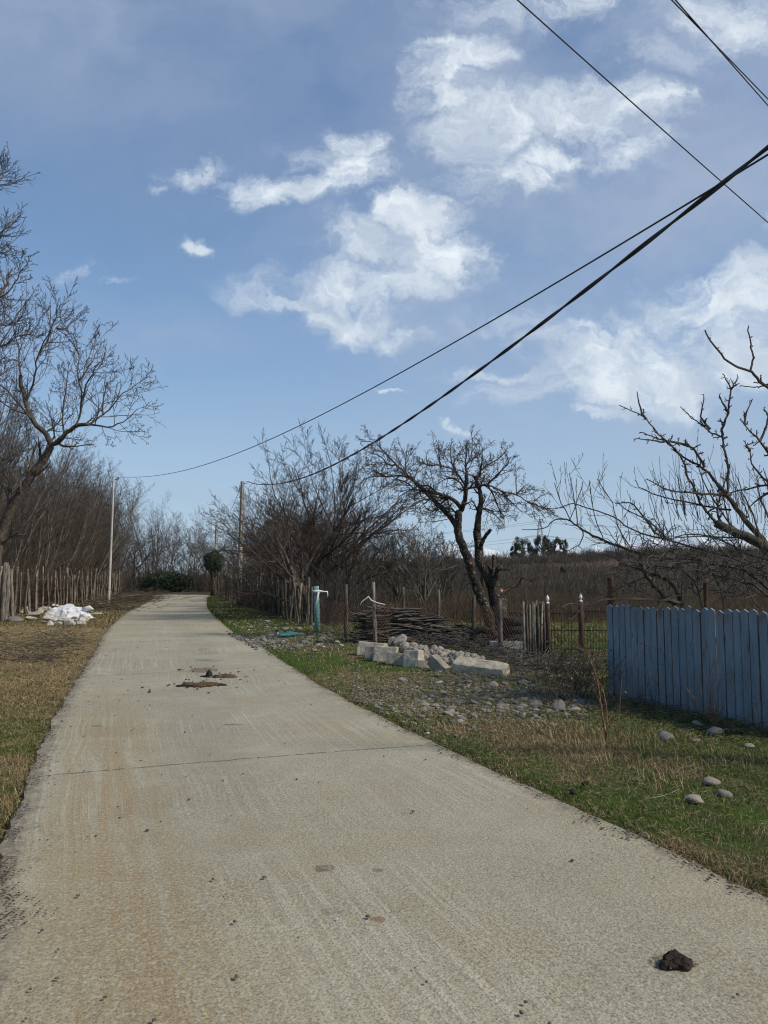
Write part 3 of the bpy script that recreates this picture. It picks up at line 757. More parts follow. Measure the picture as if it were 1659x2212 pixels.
def wire(name, pix, A, B, r, label, k=6, ext=None, first=None):
    """overhead cable hanging in the vertical plane through plan points A and B"""
    pts = []
    if first is not None: pts.append(first)
    dx, dy = B[0]-A[0], B[1]-A[1]
    for u, v in pix:
        d = ray(u, v); det = d[0]*dy-d[1]*dx; s_ = (A[0]*dy-A[1]*dx)/det
        pts.append((d[0]*s_, d[1]*s_, EYE+d[2]*s_))
    if ext: 
        a, b_ = Vector(pts[-2]), Vector(pts[-1]); dd = (b_-a).normalized(); pts.append(tuple(b_+dd*ext+Vector((0, 0, .04*ext))))
    # smooth the heights with a parabola through the readings
    L = [math.hypot(p[0]-pts[0][0], p[1]-pts[0][1]) for p in pts]; cz = np.polyfit(L, [p[2] for p in pts], 4 if len(pts) > 6 else 2)
    n = 60; out = []
    for i in range(n+1):
        l = L[-1]*i/n; out.append((float(np.interp(l, L, [p[0] for p in pts])), float(np.interp(l, L, [p[1] for p in pts])), float(np.polyval(cz, l))))
    return out
def cable_obj(path, r, label, twist=0, group=None, name='overhead_cable', mat=None):
    tb = Tubes()
    if twist:
        L = 0; fine = cr(path, 8); sp_ = [[], []]
        for i, p in enumerate(fine):
            q = fine[min(i+1, len(fine)-1)]-fine[max(i-1, 0)]; q /= np.linalg.norm(q)
            s_ = np.cross(q, [0, 0, 1.]); s_ /= np.linalg.norm(s_); u_ = np.cross(s_, q)
            if i: L += np.linalg.norm(p-fine[i-1])
            for j in (0, 1):
                a = L*twist+j*math.pi; sp_[j].append(tuple(p+(s_*math.cos(a)+u_*math.sin(a))*r*.8))
        for j in (0, 1): tb.add(sp_[j], [r]*len(fine), 6)
    else: tb.add(path, [r]*len(path), 6)
    return tag(link(name, tb.mesh(name, True), mat or wire_m), label, 'cable', group)
p_ = wire('c', [(560,1046),(600,1048),(640,1037),(700,1010),(760,978),(830,940),(920,884),(1000,833),(1070,790),(1180,703),(1270,622),(1370,545),(1460,463),(1530,408),(1590,360),(1659,309)], (t1[0], t1[1]), (6, 0), .02, '', ext=6, first=(t1[0]+.3, t1[1]-.05, t1[2]))
cable_obj(p_, .016, 'thick black twisted pair cable sagging from the right concrete pole across the sky', twist=2.6)
p_ = wire('c', [(320,1027),(380,1021),(430,1011),(500,985),(600,943),(680,903),(780,848),(880,790),(1000,722),(1100,666),(1200,610),(1340,530),(1440,475),(1530,420),(1600,380),(1659,345)], (t2[0], t2[1]), (6.6, 0), .01, '', ext=6, first=(t2[0], t2[1]-.05, t2[2]))
cable_obj(p_, .0095, 'thin black cable running from the left metal pole up to the right edge')
def straight(pa, Ya, pb, Yb, r, label, group=None, ext=.5, sag=0.):
    a, b_ = Vector(P(*pa, Ya)), Vector(P(*pb, Yb)); d = b_-a; a2, b2_ = a-d*ext, b_+d*ext
    path = [tuple(a2.lerp(b2_, i/24)-Vector((0, 0, sag*4*(i/24)*(1-i/24)))) for i in range(25)]
    cable_obj(path, r, label, group=group)
straight((1132, 0), 6.0, (1659, 472), 9.0, .0065, 'single thin cable crossing above and ending lower at the right edge', ext=.9, sag=.06)
straight((1451, 0), 8, (1659, 214), 11, .0085, 'left one of the parallel wire pair in the top right corner')
straight((1459, 0), 8.05, (1659, 228), 10.9, .0085, 'lower one of the parallel wire pair in the top right corner')
path = [tuple(Vector(t1).lerp(Vector(t3), i/20)-Vector((0, 0, .9*4*(i/20)*(1-i/20)))) for i in range(21)]
cable_obj(path, .016, 'cable hanging between the near concrete pole and the pole behind the ivy')

# ------------------------------------------------------------------ hero trees drawn as skeletons in space
def skel(tbT, tbC, rg, px, Y, r0, r1, depth=0., twigs=None, nper=3., jit=.01, thick=False, conv=None, k=None, lo=.25):
    """px: readings; depth: total drift away from / towards the viewer along the limb"""
    n = len(px); pts = []
    for i, q in enumerate(px):
        u, v = conv(*q) if conv else q
        pts.append(P(u, v, Y+depth*i/(n-1)))
    f = cr(pts, 3); f = [tuple(np.array(p)+np.array([rg.gauss(0, jit) for _ in range(3)])*(0 < i < len(f)-1)) for i, p in enumerate(f)]
    m_ = len(f)-1; rad = [r0+(r1-r0)*(i/m_)**.8 for i in range(m_+1)]
    (tbT if thick else tbC).add(*(capped(f, rad) if thick else (f, rad)), k or (10 if thick else 5))
    if twigs:
        L = sum(math.dist(f[i], f[i+1]) for i in range(m_))
        spawn((tbC, tbC), rg, f, rad, 1.0, 1, twigs, max(2, int(nper*L)), lo)
    return f
# spurred fruit tree twigs; lengths are absolute through lr
def TW(l, n2=6, ang=.8, trop=.05, rmin=.004, wob=.2, rr=.5, n3=4): return dict(seg=(3, 5, 4, 3), wob=(0, wob, wob, wob+.05), trop=(0, trop, trop, .02), n=(0, n2, n3), lo=(.1, .15, .1), ang=(ang, ang, ang), lr=(l, .45, .45), rr=(rr, .6, .6), rmin=rmin, sides=(5, 4, 3, 3), taper=.75)
# --- the pruned old tree behind the wood pile
cc = lambda x, y: (768+x*.2976, 932.6+y*.2976)
rg = random.Random(21); Y = 20.; b_ = P(*cc(1010, 1500), Y)
t = thing('old_fruit_tree', (b_[0], Y, hz(b_[0], Y)), 'old pruned leafless tree with lichen on two leaning trunks, behind the wood pile', 'tree')
T_, K_ = Tubes(), Tubes(); A = TW(.8, 8, .85, .03, n3=4); B_ = TW(.7, 7, .8, .08, n3=4)
def s(px, r0, r1, depth=0, tw=None, nper=4.2, thick=False, lo=.25): return skel(T_, K_, rg, px, Y, r0, r1, depth, tw, nper, .008, thick, cc, lo=lo)
s([(990,1520),(975,1370),(930,1250),(880,1120),(850,1030),(820,930),(790,860),(765,790),(740,720),(745,640),(752,580)], .15, .095, -.3, None, thick=True)
s([(1030,1520),(1048,1370),(1025,1230),(1000,1130),(965,1040),(930,985),(900,940),(895,850),(880,720)], .23, .105, .5, None, thick=True)
s([(880,720),(890,640),(902,560),(908,470),(890,390),(865,320)], .10, .04, 0, B_, 5, thick=True)
s([(900,850),(925,790),(950,745),(980,712)], .06, .045, -.3, None, thick=True)
s([(985,1120),(1020,1060),(1035,1000),(1050,985)], .09, .06, -.3, None, thick=True); s([(1000,1060),(1003,980),(1003,895)], .05, .045, .2, None, thick=True)
s([(1050,1530),(1045,1400),(1050,1250),(1055,1170)], .20, .17, .3, None, thick=True)
s([(930,1200),(915,1100),(930,1000),(945,900)], .05, .02, .5, B_, 3)
for px, a in [([(745,720),(700,640),(640,570),(570,500),(500,430),(430,365)], (.08, .055)), ([(752,590),(780,540),(798,470),(800,400),(806,300)], (.075, .045)), ([(770,560),(730,510),(680,480),(600,450),(520,430)], (.06, .038))]:
    s(px, a[0], a[1], rg.uniform(-.8, .8), A, 3.5, thick=True)
Q = [([(430,365),(365,300),(300,240),(230,170),(170,105),(120,72),(40,70)], -1.), ([(430,360),(330,320),(210,322),(100,330),(30,368)], .6), ([(520,430),(440,420),(370,370),(290,350),(220,400)], -.8),
     ([(560,490),(470,500),(400,540),(340,590)], -1.2), ([(600,450),(520,390),(440,400),(300,480)], 1), ([(690,640),(650,600)], .1), ([(806,300),(800,220),(806,150),(812,95)], .5), ([(800,400),(740,310),(690,265),(620,250),(540,245),(450,290)], -1.),
     ([(790,430),(760,370),(700,340),(640,350),(560,400)], 1.2), ([(740,310),(700,230),(690,160),(685,115)], .4), ([(800,410),(880,400),(960,385),(1060,430),(1170,460),(1250,510),(1320,555),(1380,630)], -.9),
     ([(870,400),(900,300),(960,240),(1060,180),(1105,100)], .8), ([(900,330),(915,230),(925,110)], -.6), ([(960,385),(1040,300),(1090,250),(1130,180)], -.4), ([(1170,460),(1200,420),(1250,380)], .3), ([(1060,430),(1130,510),(1210,585)], .6),
     ([(960,390),(1000,460),(1040,560),(1080,620)], 1.), ([(1250,510),(1330,540),(1390,570)], .3), ([(905,560),(960,560),(1010,600),(1080,680)], -.5), ([(620,260),(610,190),(625,130)], .3), ([(540,245),(500,230),(480,195)], .2),
     ([(300,240),(240,240),(180,180),(100,150)], .4), ([(210,322),(150,290),(120,260)], .2), ([(365,300),(365,220),(370,140)], .2), ([(800,250),(840,180),(850,40)], .3), ([(680,480),(620,520),(560,580)], .9), ([(750,620),(690,560),(600,560),(520,600)], .9)]
for px, dz in Q: s(px, .032, .008, dz, A if rg.random() < .6 else B_, 9.5, lo=.03)
for px, dz in [([(1050,1000),(1130,1010),(1210,1060),(1300,1100)], -.6), ([(1075,1160),(1130,1130),(1190,1090)], .3), ([(1210,1060),(1180,1110),(1110,1150)], .2), ([(860,940),(760,960),(640,1000),(560,990)], -1.)]: s(px, .03, .008, dz, B_, 3)
link('trunk', T_.mesh('trunk', True), bark_lichen, t); link('branches', K_.mesh('branches'), twig_dark, t)
c_ = P(*cc(1058, 1152), 20.16); tb = Tubes(); d_ = Vector((.55, -.35, .75)).normalized(); tb.add(*capped([tuple(Vector(c_)-d_*.08), tuple(Vector(c_)-d_*.02), tuple(Vector(c_)+d_*.012)], [.12, .12, .115]), 14); link('cut_face', tb.mesh('cut_face'), cut_wood, t)
for q in [(835, 955), (858, 1023)]:
    c_ = Vector(P(*cc(*q), 19.72)); tb = Tubes(); tb.add(*capped([tuple(c_+Vector((0, .08, 0))), tuple(c_+Vector((.01, -.05, .0)))], [.032, .03]), 10); link('cut_face', tb.mesh('cut_face'), cut_wood, t)

# --- fruit tree behind the blue fence
cr5 = lambda x, y: (1152+x*.3056, 658.3+y*.3056)
rg = random.Random(22); Y = 10.8; T_, K_ = Tubes(), Tubes()
b_ = P(1790, 1420, Y); t = thing('fruit_tree', (b_[0], Y, hz(b_[0], Y)), 'leafless fruit tree with knobbly spurs leaning in from the right above the blue fence', 'tree')
SP = dict(seg=(3, 4, 3), wob=(0, .35, .4), trop=(0, .06, .0), n=(0, 3), lo=(.1, .2), ang=(.95, .9), lr=(.12, .5), rr=(.6, .8), rmin=.0035, sides=(5, 4, 3), taper=.3)
SH = dict(seg=(3, 5, 3), wob=(0, .06, .1), trop=(0, .14, .1), n=(0, 3), lo=(.1, .3), ang=(.7, .6), lr=(.75, .35), rr=(.4, .7), rmin=.003, sides=(5, 3, 3), taper=.7)
def s(px, r0, r1, depth=0, tw=SP, nper=9., thick=False, lo=.3): return skel(T_, K_, rg, px, Y, r0, r1, depth, tw, nper, .006, thick, cr5, lo=lo)
s([(2090,2600),(2060,2400),(2000,2150),(1900,1990),(1790,1880),(1690,1760),(1560,1665),(1400,1595),(1290,1545)], .12, .055, 0, None, thick=True)
s([(1900,1990),(1860,1800),(1790,1600),(1700,1400),(1670,1250)], .07, .04, .6, SH, 3, thick=True)
s([(1700,1790),(1620,1660),(1500,1520),(1400,1390),(1300,1265)], .05, .03, .5, SP, 5, thick=True)
for px, dz, tw in [([(1290,1545),(1240,1480),(1180,1400),(1140,1300),(1080,1200),(1060,1100),(1000,1020),(940,960),(870,890),(800,810),(740,770),(605,710)], -.6, SP),
    ([(1300,1265),(1200,1150),(1100,1100),(1000,1030),(930,960),(850,880)], .3, SP), ([(800,810),(760,740),(735,620)], 0, SP), ([(1100,1000),(1000,970),(900,965),(820,950),(710,950)], -.2, SP), ([(1210,1150),(1150,1040),(1090,990),(960,970),(840,930),(750,900)], .3, SP),
    ([(1370,1340),(1375,1180),(1350,1040),(1330,940),(1260,905),(1200,860),(1120,800),(1040,720)], .5, SP), ([(1330,940),(1345,850),(1380,760),(1395,600),(1370,540),(1340,490)], -.2, SP), ([(1395,600),(1420,560),(1450,510)], 0, SP), ([(1250,880),(1190,790),(1205,630)], .1, SP), ([(1380,760),(1340,690),(1315,635)], .1, SP),
    ([(1720,1290),(1660,1250),(1600,1200),(1540,1120),(1530,1030),(1485,960)], .2, SP), ([(1690,1080),(1600,960),(1530,890),(1460,810)], -.4, SP), ([(1500,850),(1500,780),(1550,665)], .1, SP), ([(1600,960),(1640,880),(1660,780),(1630,730)], .1, SP), ([(1530,1030),(1510,990),(1570,975)], .1, SP),
    ([(1400,1340),(1290,1345),(1150,1330),(960,1310),(870,1270),(800,1230)], -.5, SP), ([(1760,1270),(1660,1275),(1560,1290),(1400,1330),(1280,1400)], .4, SP), ([(1400,1450),(1200,1420),(1000,1380),(780,1310),(720,1240)], .5, SH), ([(1660,1330),(1580,1380),(1520,1440)], .2, SP),
    ([(1330,1570),(1300,1450),(1340,1300),(1370,1180)], .4, SP), ([(980,1660),(860,1610),(800,1530),(740,1450),(680,1400),(580,1405)], -.4, SP), ([(1500,1650),(1300,1640),(1100,1620),(980,1660)], .3, SH), ([(1450,1600),(1350,1500),(1200,1250),(1150,1050)], .6, SH), ([(1600,1650),(1560,1500),(1480,1330),(1430,1200)], .6, SH), ([(1660,1500),(1600,1350),(1580,1200)], .6, SH)]:
    s(px, .022 if tw is SP else .016, .006, dz, tw, 13 if tw is SP else 5, lo=.04)
for q in range(75):   # straight water shoots
    x0 = rg.uniform(850, 1650); y0 = rg.uniform(1400, 1640); h = rg.uniform(180, 430); s([(x0, y0), (x0-rg.uniform(0, 60), y0-h*.5), (x0-rg.uniform(20, 130), y0-h)], .0055, .0022, rg.uniform(-.6, .6), None)
link('trunk', T_.mesh('trunk', True), bark_grey, t); link('branches', K_.mesh('branches'), twig_dark, t)
# --- nearer branch in the right margin, carried by a trunk outside the view
rg = random.Random(23); Y = 6.2; T_, K_ = Tubes(), Tubes(); b_ = P(2080, 1500, Y)
t = thing('roadside_tree', (b_[0], Y, hz(b_[0], Y)), 'tree outside the right edge reaching in with one bare forked branch against the clouds', 'tree')
s([(3040,2560),(3030,1700),(2960,1250),(2700,950),(2350,800),(2000,700),(1800,640),(1660,575)], .12, .018, 0, None, thick=True)
s([(1660,575),(1600,540),(1530,475),(1420,425),(1330,350),(1260,260),(1213,178)], .0135, .006, -.1, None); s([(1530,475),(1550,400),(1550,330),(1530,250),(1524,148)], .010, .005, 0, None)
s([(1660,560),(1620,575),(1580,588),(1520,585),(1460,580)], .007, .0035, 0, None); s([(1625,550),(1610,520),(1612,495)], .008, .006, 0, None); s([(1620,550),(1580,545),(1558,552)], .006, .004, 0, None)
for px in [(1420,425),(1330,350),(1300,310),(1250,240),(1550,380),(1545,300),(1535,230),(1480,450)]: s([px, (px[0]+rg.choice((-1, 1))*14, px[1]-9)], .005, .003, 0, None)
link('trunk', T_.mesh('trunk', True), bark_grey, t); link('branches', K_.mesh('branches'), twig_dark, t)
# --- tangled low tree directly behind the blue fence
rg = random.Random(24); Y = 9.6; T_, K_ = Tubes(), Tubes(); b_ = P(1480, 1530, Y)
t = thing('tangled_tree', (b_[0], Y, hz(b_[0], Y)), 'low tangled bare tree with arching whips growing right behind the blue fence', 'tree')
WH = dict(seg=(3, 7, 4), wob=(0, .07, .1), trop=(0, .12, .1), n=(0, 3), lo=(.1, .2), ang=(.8, .6), lr=(.72, .35), rr=(.45, .7), rmin=.003, sides=(5, 3, 3), taper=.8)
s([(1080,2900),(1050,2400),(1010,2140),(930,2070),(880,2010),(820,1940),(780,1880),(757,1810),(775,1760)], .04, .026, 0, None, thick=True)
s([(1100,2900),(1070,2400),(1050,2130),(1000,2000),(920,1930),(830,1905)], .035, .018, .3, WH, 3, thick=True)
for px, dz, r_ in [([(775,1760),(700,1742),(560,1692),(420,1632),(340,1582),(270,1535),(210,1515),(150,1525),(70,1580),(-80,1590)], .6, .022), ([(340,1582),(355,1620),(320,1700),(230,1740)], .2, .01), ([(270,1535),(200,1400),(150,1260)], .2, .008), ([(310,1560),(300,1400),(255,1190)], -.2, .008), ([(500,1670),(430,1480),(395,1240)], 0, .008),
    ([(700,1742),(600,1560),(560,1400),(450,1230)], .3, .009), ([(250,1530),(310,1400),(350,1250)], 0, .006), ([(1659,1900),(1400,1790),(1100,1700),(900,1650),(700,1590),(560,1500),(400,1440),(280,1410),(150,1440),(60,1445)], .7, .016), ([(950,1660),(800,1520),(640,1440),(580,1380)], .2, .012),
    ([(1659,2010),(1500,1890),(1300,1840),(1100,1800),(900,1790),(780,1780)], .8, .02), ([(1900,1850),(1600,1790),(1400,1700),(1250,1640),(1000,1650)], .4, .02), ([(1050,2110),(900,2085),(700,2080),(520,2085),(400,2120),(280,2110),(200,2140)], -.6, .022), ([(540,2085),(460,2030),(380,2010)], .1, .01), ([(600,2080),(560,2000),(480,1960)], .2, .012), ([(420,2115),(430,2060),(380,2030)], .1, .008),
    ([(830,1905),(700,1960),(600,2000),(540,2060)], .3, .01), ([(1100,2000),(1250,1880),(1400,1850),(1659,1830)], .5, .018), ([(900,1930),(1000,1840),(1150,1820),(1300,1850),(1400,1900)], .5, .012), ([(1200,2140),(1150,1980),(1050,1880),(880,1850),(700,1880),(560,1850)], .6, .014), ([(1350,2140),(1300,1950),(1180,1800),(950,1740),(800,1650)], .3, .014),
    ([(1700,2100),(1550,1980),(1350,1930),(1200,1900)], .4, .016), ([(1600,2140),(1500,1990),(1480,1800),(1380,1650)], .3, .014), ([(1659,1950),(1600,1800),(1640,1600)], .2, .014), ([(780,1880),(650,1830),(560,1780),(430,1760)], .3, .012), ([(900,2010),(780,1990),(640,1900),(500,1900)], -.4, .009),
    ([(1400,1790),(1300,1700),(1200,1560)], .2, .012), ([(1500,1800),(1450,1680),(1480,1560)], .2, .012)]:
    s(px, r_, .005, dz+rg.uniform(-.2, .2), WH, 5.2, lo=.05)
for q in range(210):
    x0 = rg.uniform(560, 1700); y0 = rg.uniform(1640, 2080); dx = rg.uniform(-260, 260); dy = -rg.uniform(-40, 220)
    s([(x0, y0), (x0+dx*.35, y0+dy*.65), (x0+dx*.7, y0+dy*.95), (x0+dx, y0+dy*.95+rg.uniform(-20, 60))], .0065, .0025, rg.uniform(-1, 1.6), None)
link('trunk', T_.mesh('trunk', True), bark_dark, t); link('branches', K_.mesh('branches'), twig_grey, t)

# --- big leaning tree on the left
rg = random.Random(25); Y = 26.; T_, K_ = Tubes(), Tubes(); cl = lambda x, y: (x*.4465, 329.2+y*.4465)
TL = TW(2.1, 6, .7, .06, rmin=.0065, wob=.13, n3=5); TL['seg'] = (3, 7, 4, 3)
b_ = P(*cl(-60, 2330), Y)
t = thing('leaning_tree', (b_[0], Y, hz(b_[0], Y)), 'tallest leaning bare tree forking wide above the left fence', 'tree')
def s(px, r0, r1, depth=0, tw=TL, nper=1.2, thick=False, lo=.15): return skel(T_, K_, rg, px, Y, r0, r1, depth, tw, nper, .02, thick, cl, lo=lo)
s([(-70,2350),(-40,2100),(5,1850),(60,1720),(130,1600),(200,1500),(245,1420)], .20, .12, 0, TL, 1.2, thick=True)
s([(245,1420),(225,1370),(160,1300),(130,1230),(115,1160),(100,1080)], .10, .065, .5, TL, 1.6, thick=True)
s([(235,1430),(300,1380),(360,1330),(430,1315)], .09, .06, -.5, TL, 1.6, thick=True)
for px, dz in [([(100,1080),(90,960),(60,830),(20,760)], .8), ([(130,1200),(170,1080),(180,990),(230,880),(270,810),(280,740)], -1), ([(190,980),(240,880),(245,800),(240,725)], .5), ([(270,850),(320,850),(355,800)], .3), ([(430,1315),(520,1330),(600,1300),(665,1240)], -.8), ([(430,1315),(500,1270),(580,1180),(640,1140),(715,1085)], .8),
    ([(360,1330),(390,1240),(380,1100),(375,950),(345,870)], .3), ([(390,1240),(420,1130),(460,1050),(490,1010)], -.5), ([(500,1270),(500,1180),(520,1110)], .4), ([(385,1100),(430,1040),(460,980)], .6), ([(150,1290),(60,1180),(10,1130),(-60,1100)], .8), ([(60,1720),(40,1560),(80,1400),(110,1270)], .9), ([(310,1370),(300,1250),(320,1130),(330,1060)], 1), ([(245,1420),(260,1340),(220,1200)], .8)]:
    s(px, .04, .010, dz*1.6, TL, 3.4, lo=.05)
link('trunk', T_.mesh('trunk', True), bark_grey, t); link('branches', K_.mesh('branches'), twig_grey, t)
# --- second tree whose crown enters at the left edge
rg = random.Random(26); Y = 21.; T_, K_ = Tubes(), Tubes(); b_ = P(-210, 1370, Y)
t = thing('edge_tree', (b_[0], Y, hz(b_[0], Y)), 'tall bare tree outside the left edge whose branch tips hang into the sky', 'tree')
TL2 = TW(1.5, 6, .65, .08, rmin=.006, wob=.12, n3=4); TL2['seg'] = (3, 7, 4, 3)
s([(-470,2400),(-440,2000),(-380,1600),(-330,1250),(-330,1000)], .26, .14, 0, None, thick=True)
for px, dz in [([(-380,1600),(-250,1350),(-150,1150),(-60,1000),(0,940),(80,890),(150,880)], 0), ([(-330,1250),(-200,1050),(-100,900),(-20,840),(60,820),(145,700)], .6), ([(-330,1000),(-200,850),(-100,740),(0,700),(70,640),(110,560)], -.6), ([(-330,1000),(-250,700),(-180,560),(-80,500),(-10,480),(50,515)], .5), ([(-250,700),(-150,420),(-60,390),(0,390),(38,320)], .2),
    ([(-180,560),(-120,200),(-40,140),(5,120),(32,60)], .3), ([(-60,1000),(20,900),(90,780)], .4), ([(0,700),(40,600),(60,560)], .3), ([(-100,900),(-20,760),(10,640)], .6), ([(-80,500),(-30,460),(-5,450)], .1), ([(-200,1200),(-100,1120),(0,1080),(60,1030)], 1)]:
    s(px, .05, .008, dz*1.4, TL2, 3.6, lo=.2)
link('trunk', T_.mesh('trunk', True), bark_grey, t); link('branches', K_.mesh('branches'), twig_grey, t)
# ------------------------------------------------------------------ fences
def stake(tb, p, H, r, rg, lean=.05, k=6, n=5):
    dx, dy = rg.gauss(0, lean), rg.gauss(0, lean); pts = [(p[0]+dx*H*i/n+rg.gauss(0, .012), p[1]+dy*H*i/n+rg.gauss(0, .012), p[2]-.2+(H+.2)*i/n) for i in range(n+1)]
    tb.add(*capped(pts, [r*rg.uniform(.85, 1.15)*(1-.25*i/n) for i in range(n+1)]), k); return pts
def one(name, pts, rad, k, mat, parent, smooth=True):
    tb = Tubes(); tb.add(*capped(pts, rad), k); return link(name, tb.mesh(name, smooth), mat, parent)
def mesh_wire(P0, P1, h0, h1, cell, r, name, parent, mat, sag=.03, rg=None):
    """chain link between two posts"""
    tb = Tubes(); a, b_ = Vector(P0), Vector(P1); L = math.hypot(b_.x-a.x, b_.y-a.y); n = max(2, int(L/cell)); m_ = int((h1-h0)/cell)
    def q(i, j):
        f_ = i/n; base = a.lerp(b_, min(1, max(0, f_))); return (base.x, base.y, base.z+h0+(h1-h0)*j/m_-sag*math.sin(math.pi*min(1, max(0, f_))))
    for i in range(-m_, n):
        for s_ in (1, -1):
            pts = []
            for j in range(m_+1):
                ii = i+j if s_ > 0 else i+m_-j
                if 0 <= ii <= n: pts.append(q(ii, j))
            if len(pts) > 1: tb.add(pts, [r]*len(pts), 3)
    return link(name, tb.mesh(name), mat, parent)
rust = simple('rusty iron', (.04, .026, .02), (.095, .052, .036), 14, .9, .6, .005, c3=(.05, .035, .03))
rustw = simple('rusty wire', (.09, .05, .035), (.17, .10, .07), 8, .85, 0)
rg = random.Random(31)
# left stake fence
p0 = (-14.3, 27.4); t = thing('stake_fence', (-14.3, 27.4, hz(-14.3, 27.4)), 'long fence of pale crooked stakes and wire along the left verge', 'fence')
st_px = [(105,1224,1316),(118,1235,1316),(135,1236,1317),(143,1232,1318),(160,1226,1318),(172,1236,1317),(180,1228,1318),(197,1236,1318),(219,1241,1318),(240,1228,1315),(252,1220,1313),(262,1215,1312),(271,1226,1311),(277,1234,1310)]
xx = []
for q in range(64):
    f_ = q/63; x, y = fence_l(f_**.92)
    H = rg.uniform(1.6, 2.15); tb = Tubes(); x += rg.gauss(0, .08); y += rg.gauss(0, .1)
    stake(tb, (x, y, hz(x, y)), H, rg.uniform(.035, .06), rg, .07); link('stake', tb.mesh('stake', True), post_wood, t)
for h in (.35, 1.0, 1.45):
    tb = Tubes(); pts = []
    for i in range(60):
        x, y = fence_l(i/59); pts.append((x+.05, y, hz(x, y)+h+rg.gauss(0, .03)))
    tb.add(pts, [.008]*60, 3); link('wire', tb.mesh('wire'), rustw, t)
# rusty netting on the far half
a_, b_ = fence_l(.2), fence_l(1.0)
tb = Tubes()
for i in range(520):
    f_ = .2+.8*i/519; x, y = fence_l(f_); z = hz(x, y); tb.add([(x-.06, y, z+.1), (x-.06+rg.gauss(0, .02), y, z+1.3)], [.007]*2, 3)
for j in range(14):
    tb.add([(fence_l(.2+.8*i/39)[0]-.06, fence_l(.2+.8*i/39)[1], hz(*fence_l(.2+.8*i/39))+.1+j*.09) for i in range(40)], [.005]*40, 3)
link('netting', tb.mesh('netting'), rust, t)
# big gate posts at the left margin
for q, (u0, v0, u1, v1, r, lab) in enumerate([(4, 1343, 13, 1215, .105, 'thickest pale split gatepost at the left edge of the view'), (12, 1343, 20, 1228, .075, 'slightly shorter grey gatepost leaning on the thickest one'), (27, 1337, 25, 1230, .085, 'gatepost nearest the rubble, third from the left edge')]):
    b_ = ground_hit(u0, v0); tp = P(u1, v1, b_[1]); t = thing('gate_post', b_, lab, 'post', 'big grey posts at the left edge')
    pts = [tuple(Vector(b_).lerp(Vector(tp), i/6)+Vector((rg.gauss(0, .012), 0, 0))) for i in range(7)]; pts[0] = (b_[0], b_[1], b_[2]-.3)
    one('shaft', pts, [r*(1-.2*i/6)*rg.uniform(.9, 1.1) for i in range(7)], 7, post_wood, t)
# stake fence right of the road, from the concrete pole to the turquoise post
A_, B_ = (-8.6, 46.), (-2.5, 25.)
t = thing('stake_fence', (B_[0], B_[1], hz(*B_)), 'dark crooked stake fence overgrown with brush between concrete pole and turquoise post', 'fence')
for q in range(62):
    f_ = q/61; x = A_[0]+(B_[0]-A_[0])*f_+rg.gauss(0, .1)+.25*math.sin(f_*3); y = A_[1]+(B_[1]-A_[1])*f_+rg.gauss(0, .15)
    tb = Tubes(); stake(tb, (x, y, hz(x, y)), rg.uniform(1.2, 1.85), rg.uniform(.03, .06), rg, .10); link('stake', tb.mesh('stake', True), post_dark if rg.random() < .75 else post_wood, t)
for h in (.4, 1.0):
    tb = Tubes(); tb.add([(A_[0]+(B_[0]-A_[0])*i/30+.25*math.sin(i/30*3), A_[1]+(B_[1]-A_[1])*i/30, hz(A_[0]+(B_[0]-A_[0])*i/30, A_[1]+(B_[1]-A_[1])*i/30)+h+rg.gauss(0, .03)) for i in range(31)], [.007]*31, 3); link('wire', tb.mesh('wire'), rustw, t)
t = thing('stake_fence', (-12.5, 60, 0), 'far short run of stakes and stalks between the ivy ball and the concrete pole', 'fence')
for q in range(30):
    f_ = q/29; x = -15.2+6.2*f_+rg.gauss(0, .1); y = 69-22*f_; tb = Tubes(); stake(tb, (x, y, hz(x, y)), rg.uniform(1.2, 2.2), rg.uniform(.03, .06), rg, .1); link('stake', tb.mesh('stake', True), post_dark, t)
# turquoise post with a white rag
turq = simple('peeling turquoise paint', (.07, .20, .19), (.14, .32, .30), 12, .7, .3, .004, c3=(.55, .58, .55), stretch=(2, 2, .8))
ragm = simple('white rag', (.5, .48, .46), (.68, .66, .64), 12, .9, .3, .004)
b_ = ground_hit(686, 1365); Yp = b_[1]; tp = P(683, 1266, Yp); t = thing('pipe_post', b_, 'peeling turquoise pipe post with a white rag tied near its top', 'post')
one('pipe', [(b_[0], b_[1], b_[2]-.2), tuple(Vector(b_).lerp(Vector(tp), .5)), tp], [.085, .082, .08], 14, turq, t)
tq = P(685, 1277, Yp-.1); rgp = [P(674, 1276, Yp-.1), P(682, 1278, Yp-.12), P(690, 1277, Yp-.1), P(700, 1278, Yp-.05), P(708, 1278, Yp)]
o = thing('rag', tq, 'white rag strip knotted round the turquoise post', 'rag')
one('knot', rgp, [.02, .05, .04, .022, .02], 6, ragm, o); one('tail', [P(688, 1279, Yp-.11), P(684, 1300, Yp-.12), P(679, 1325, Yp-.1)], [.035, .022, .008], 5, ragm, o); one('tail', [P(707, 1278, Yp), P(708, 1285, Yp), P(707, 1292, Yp)], [.02, .015, .006], 5, ragm, o)
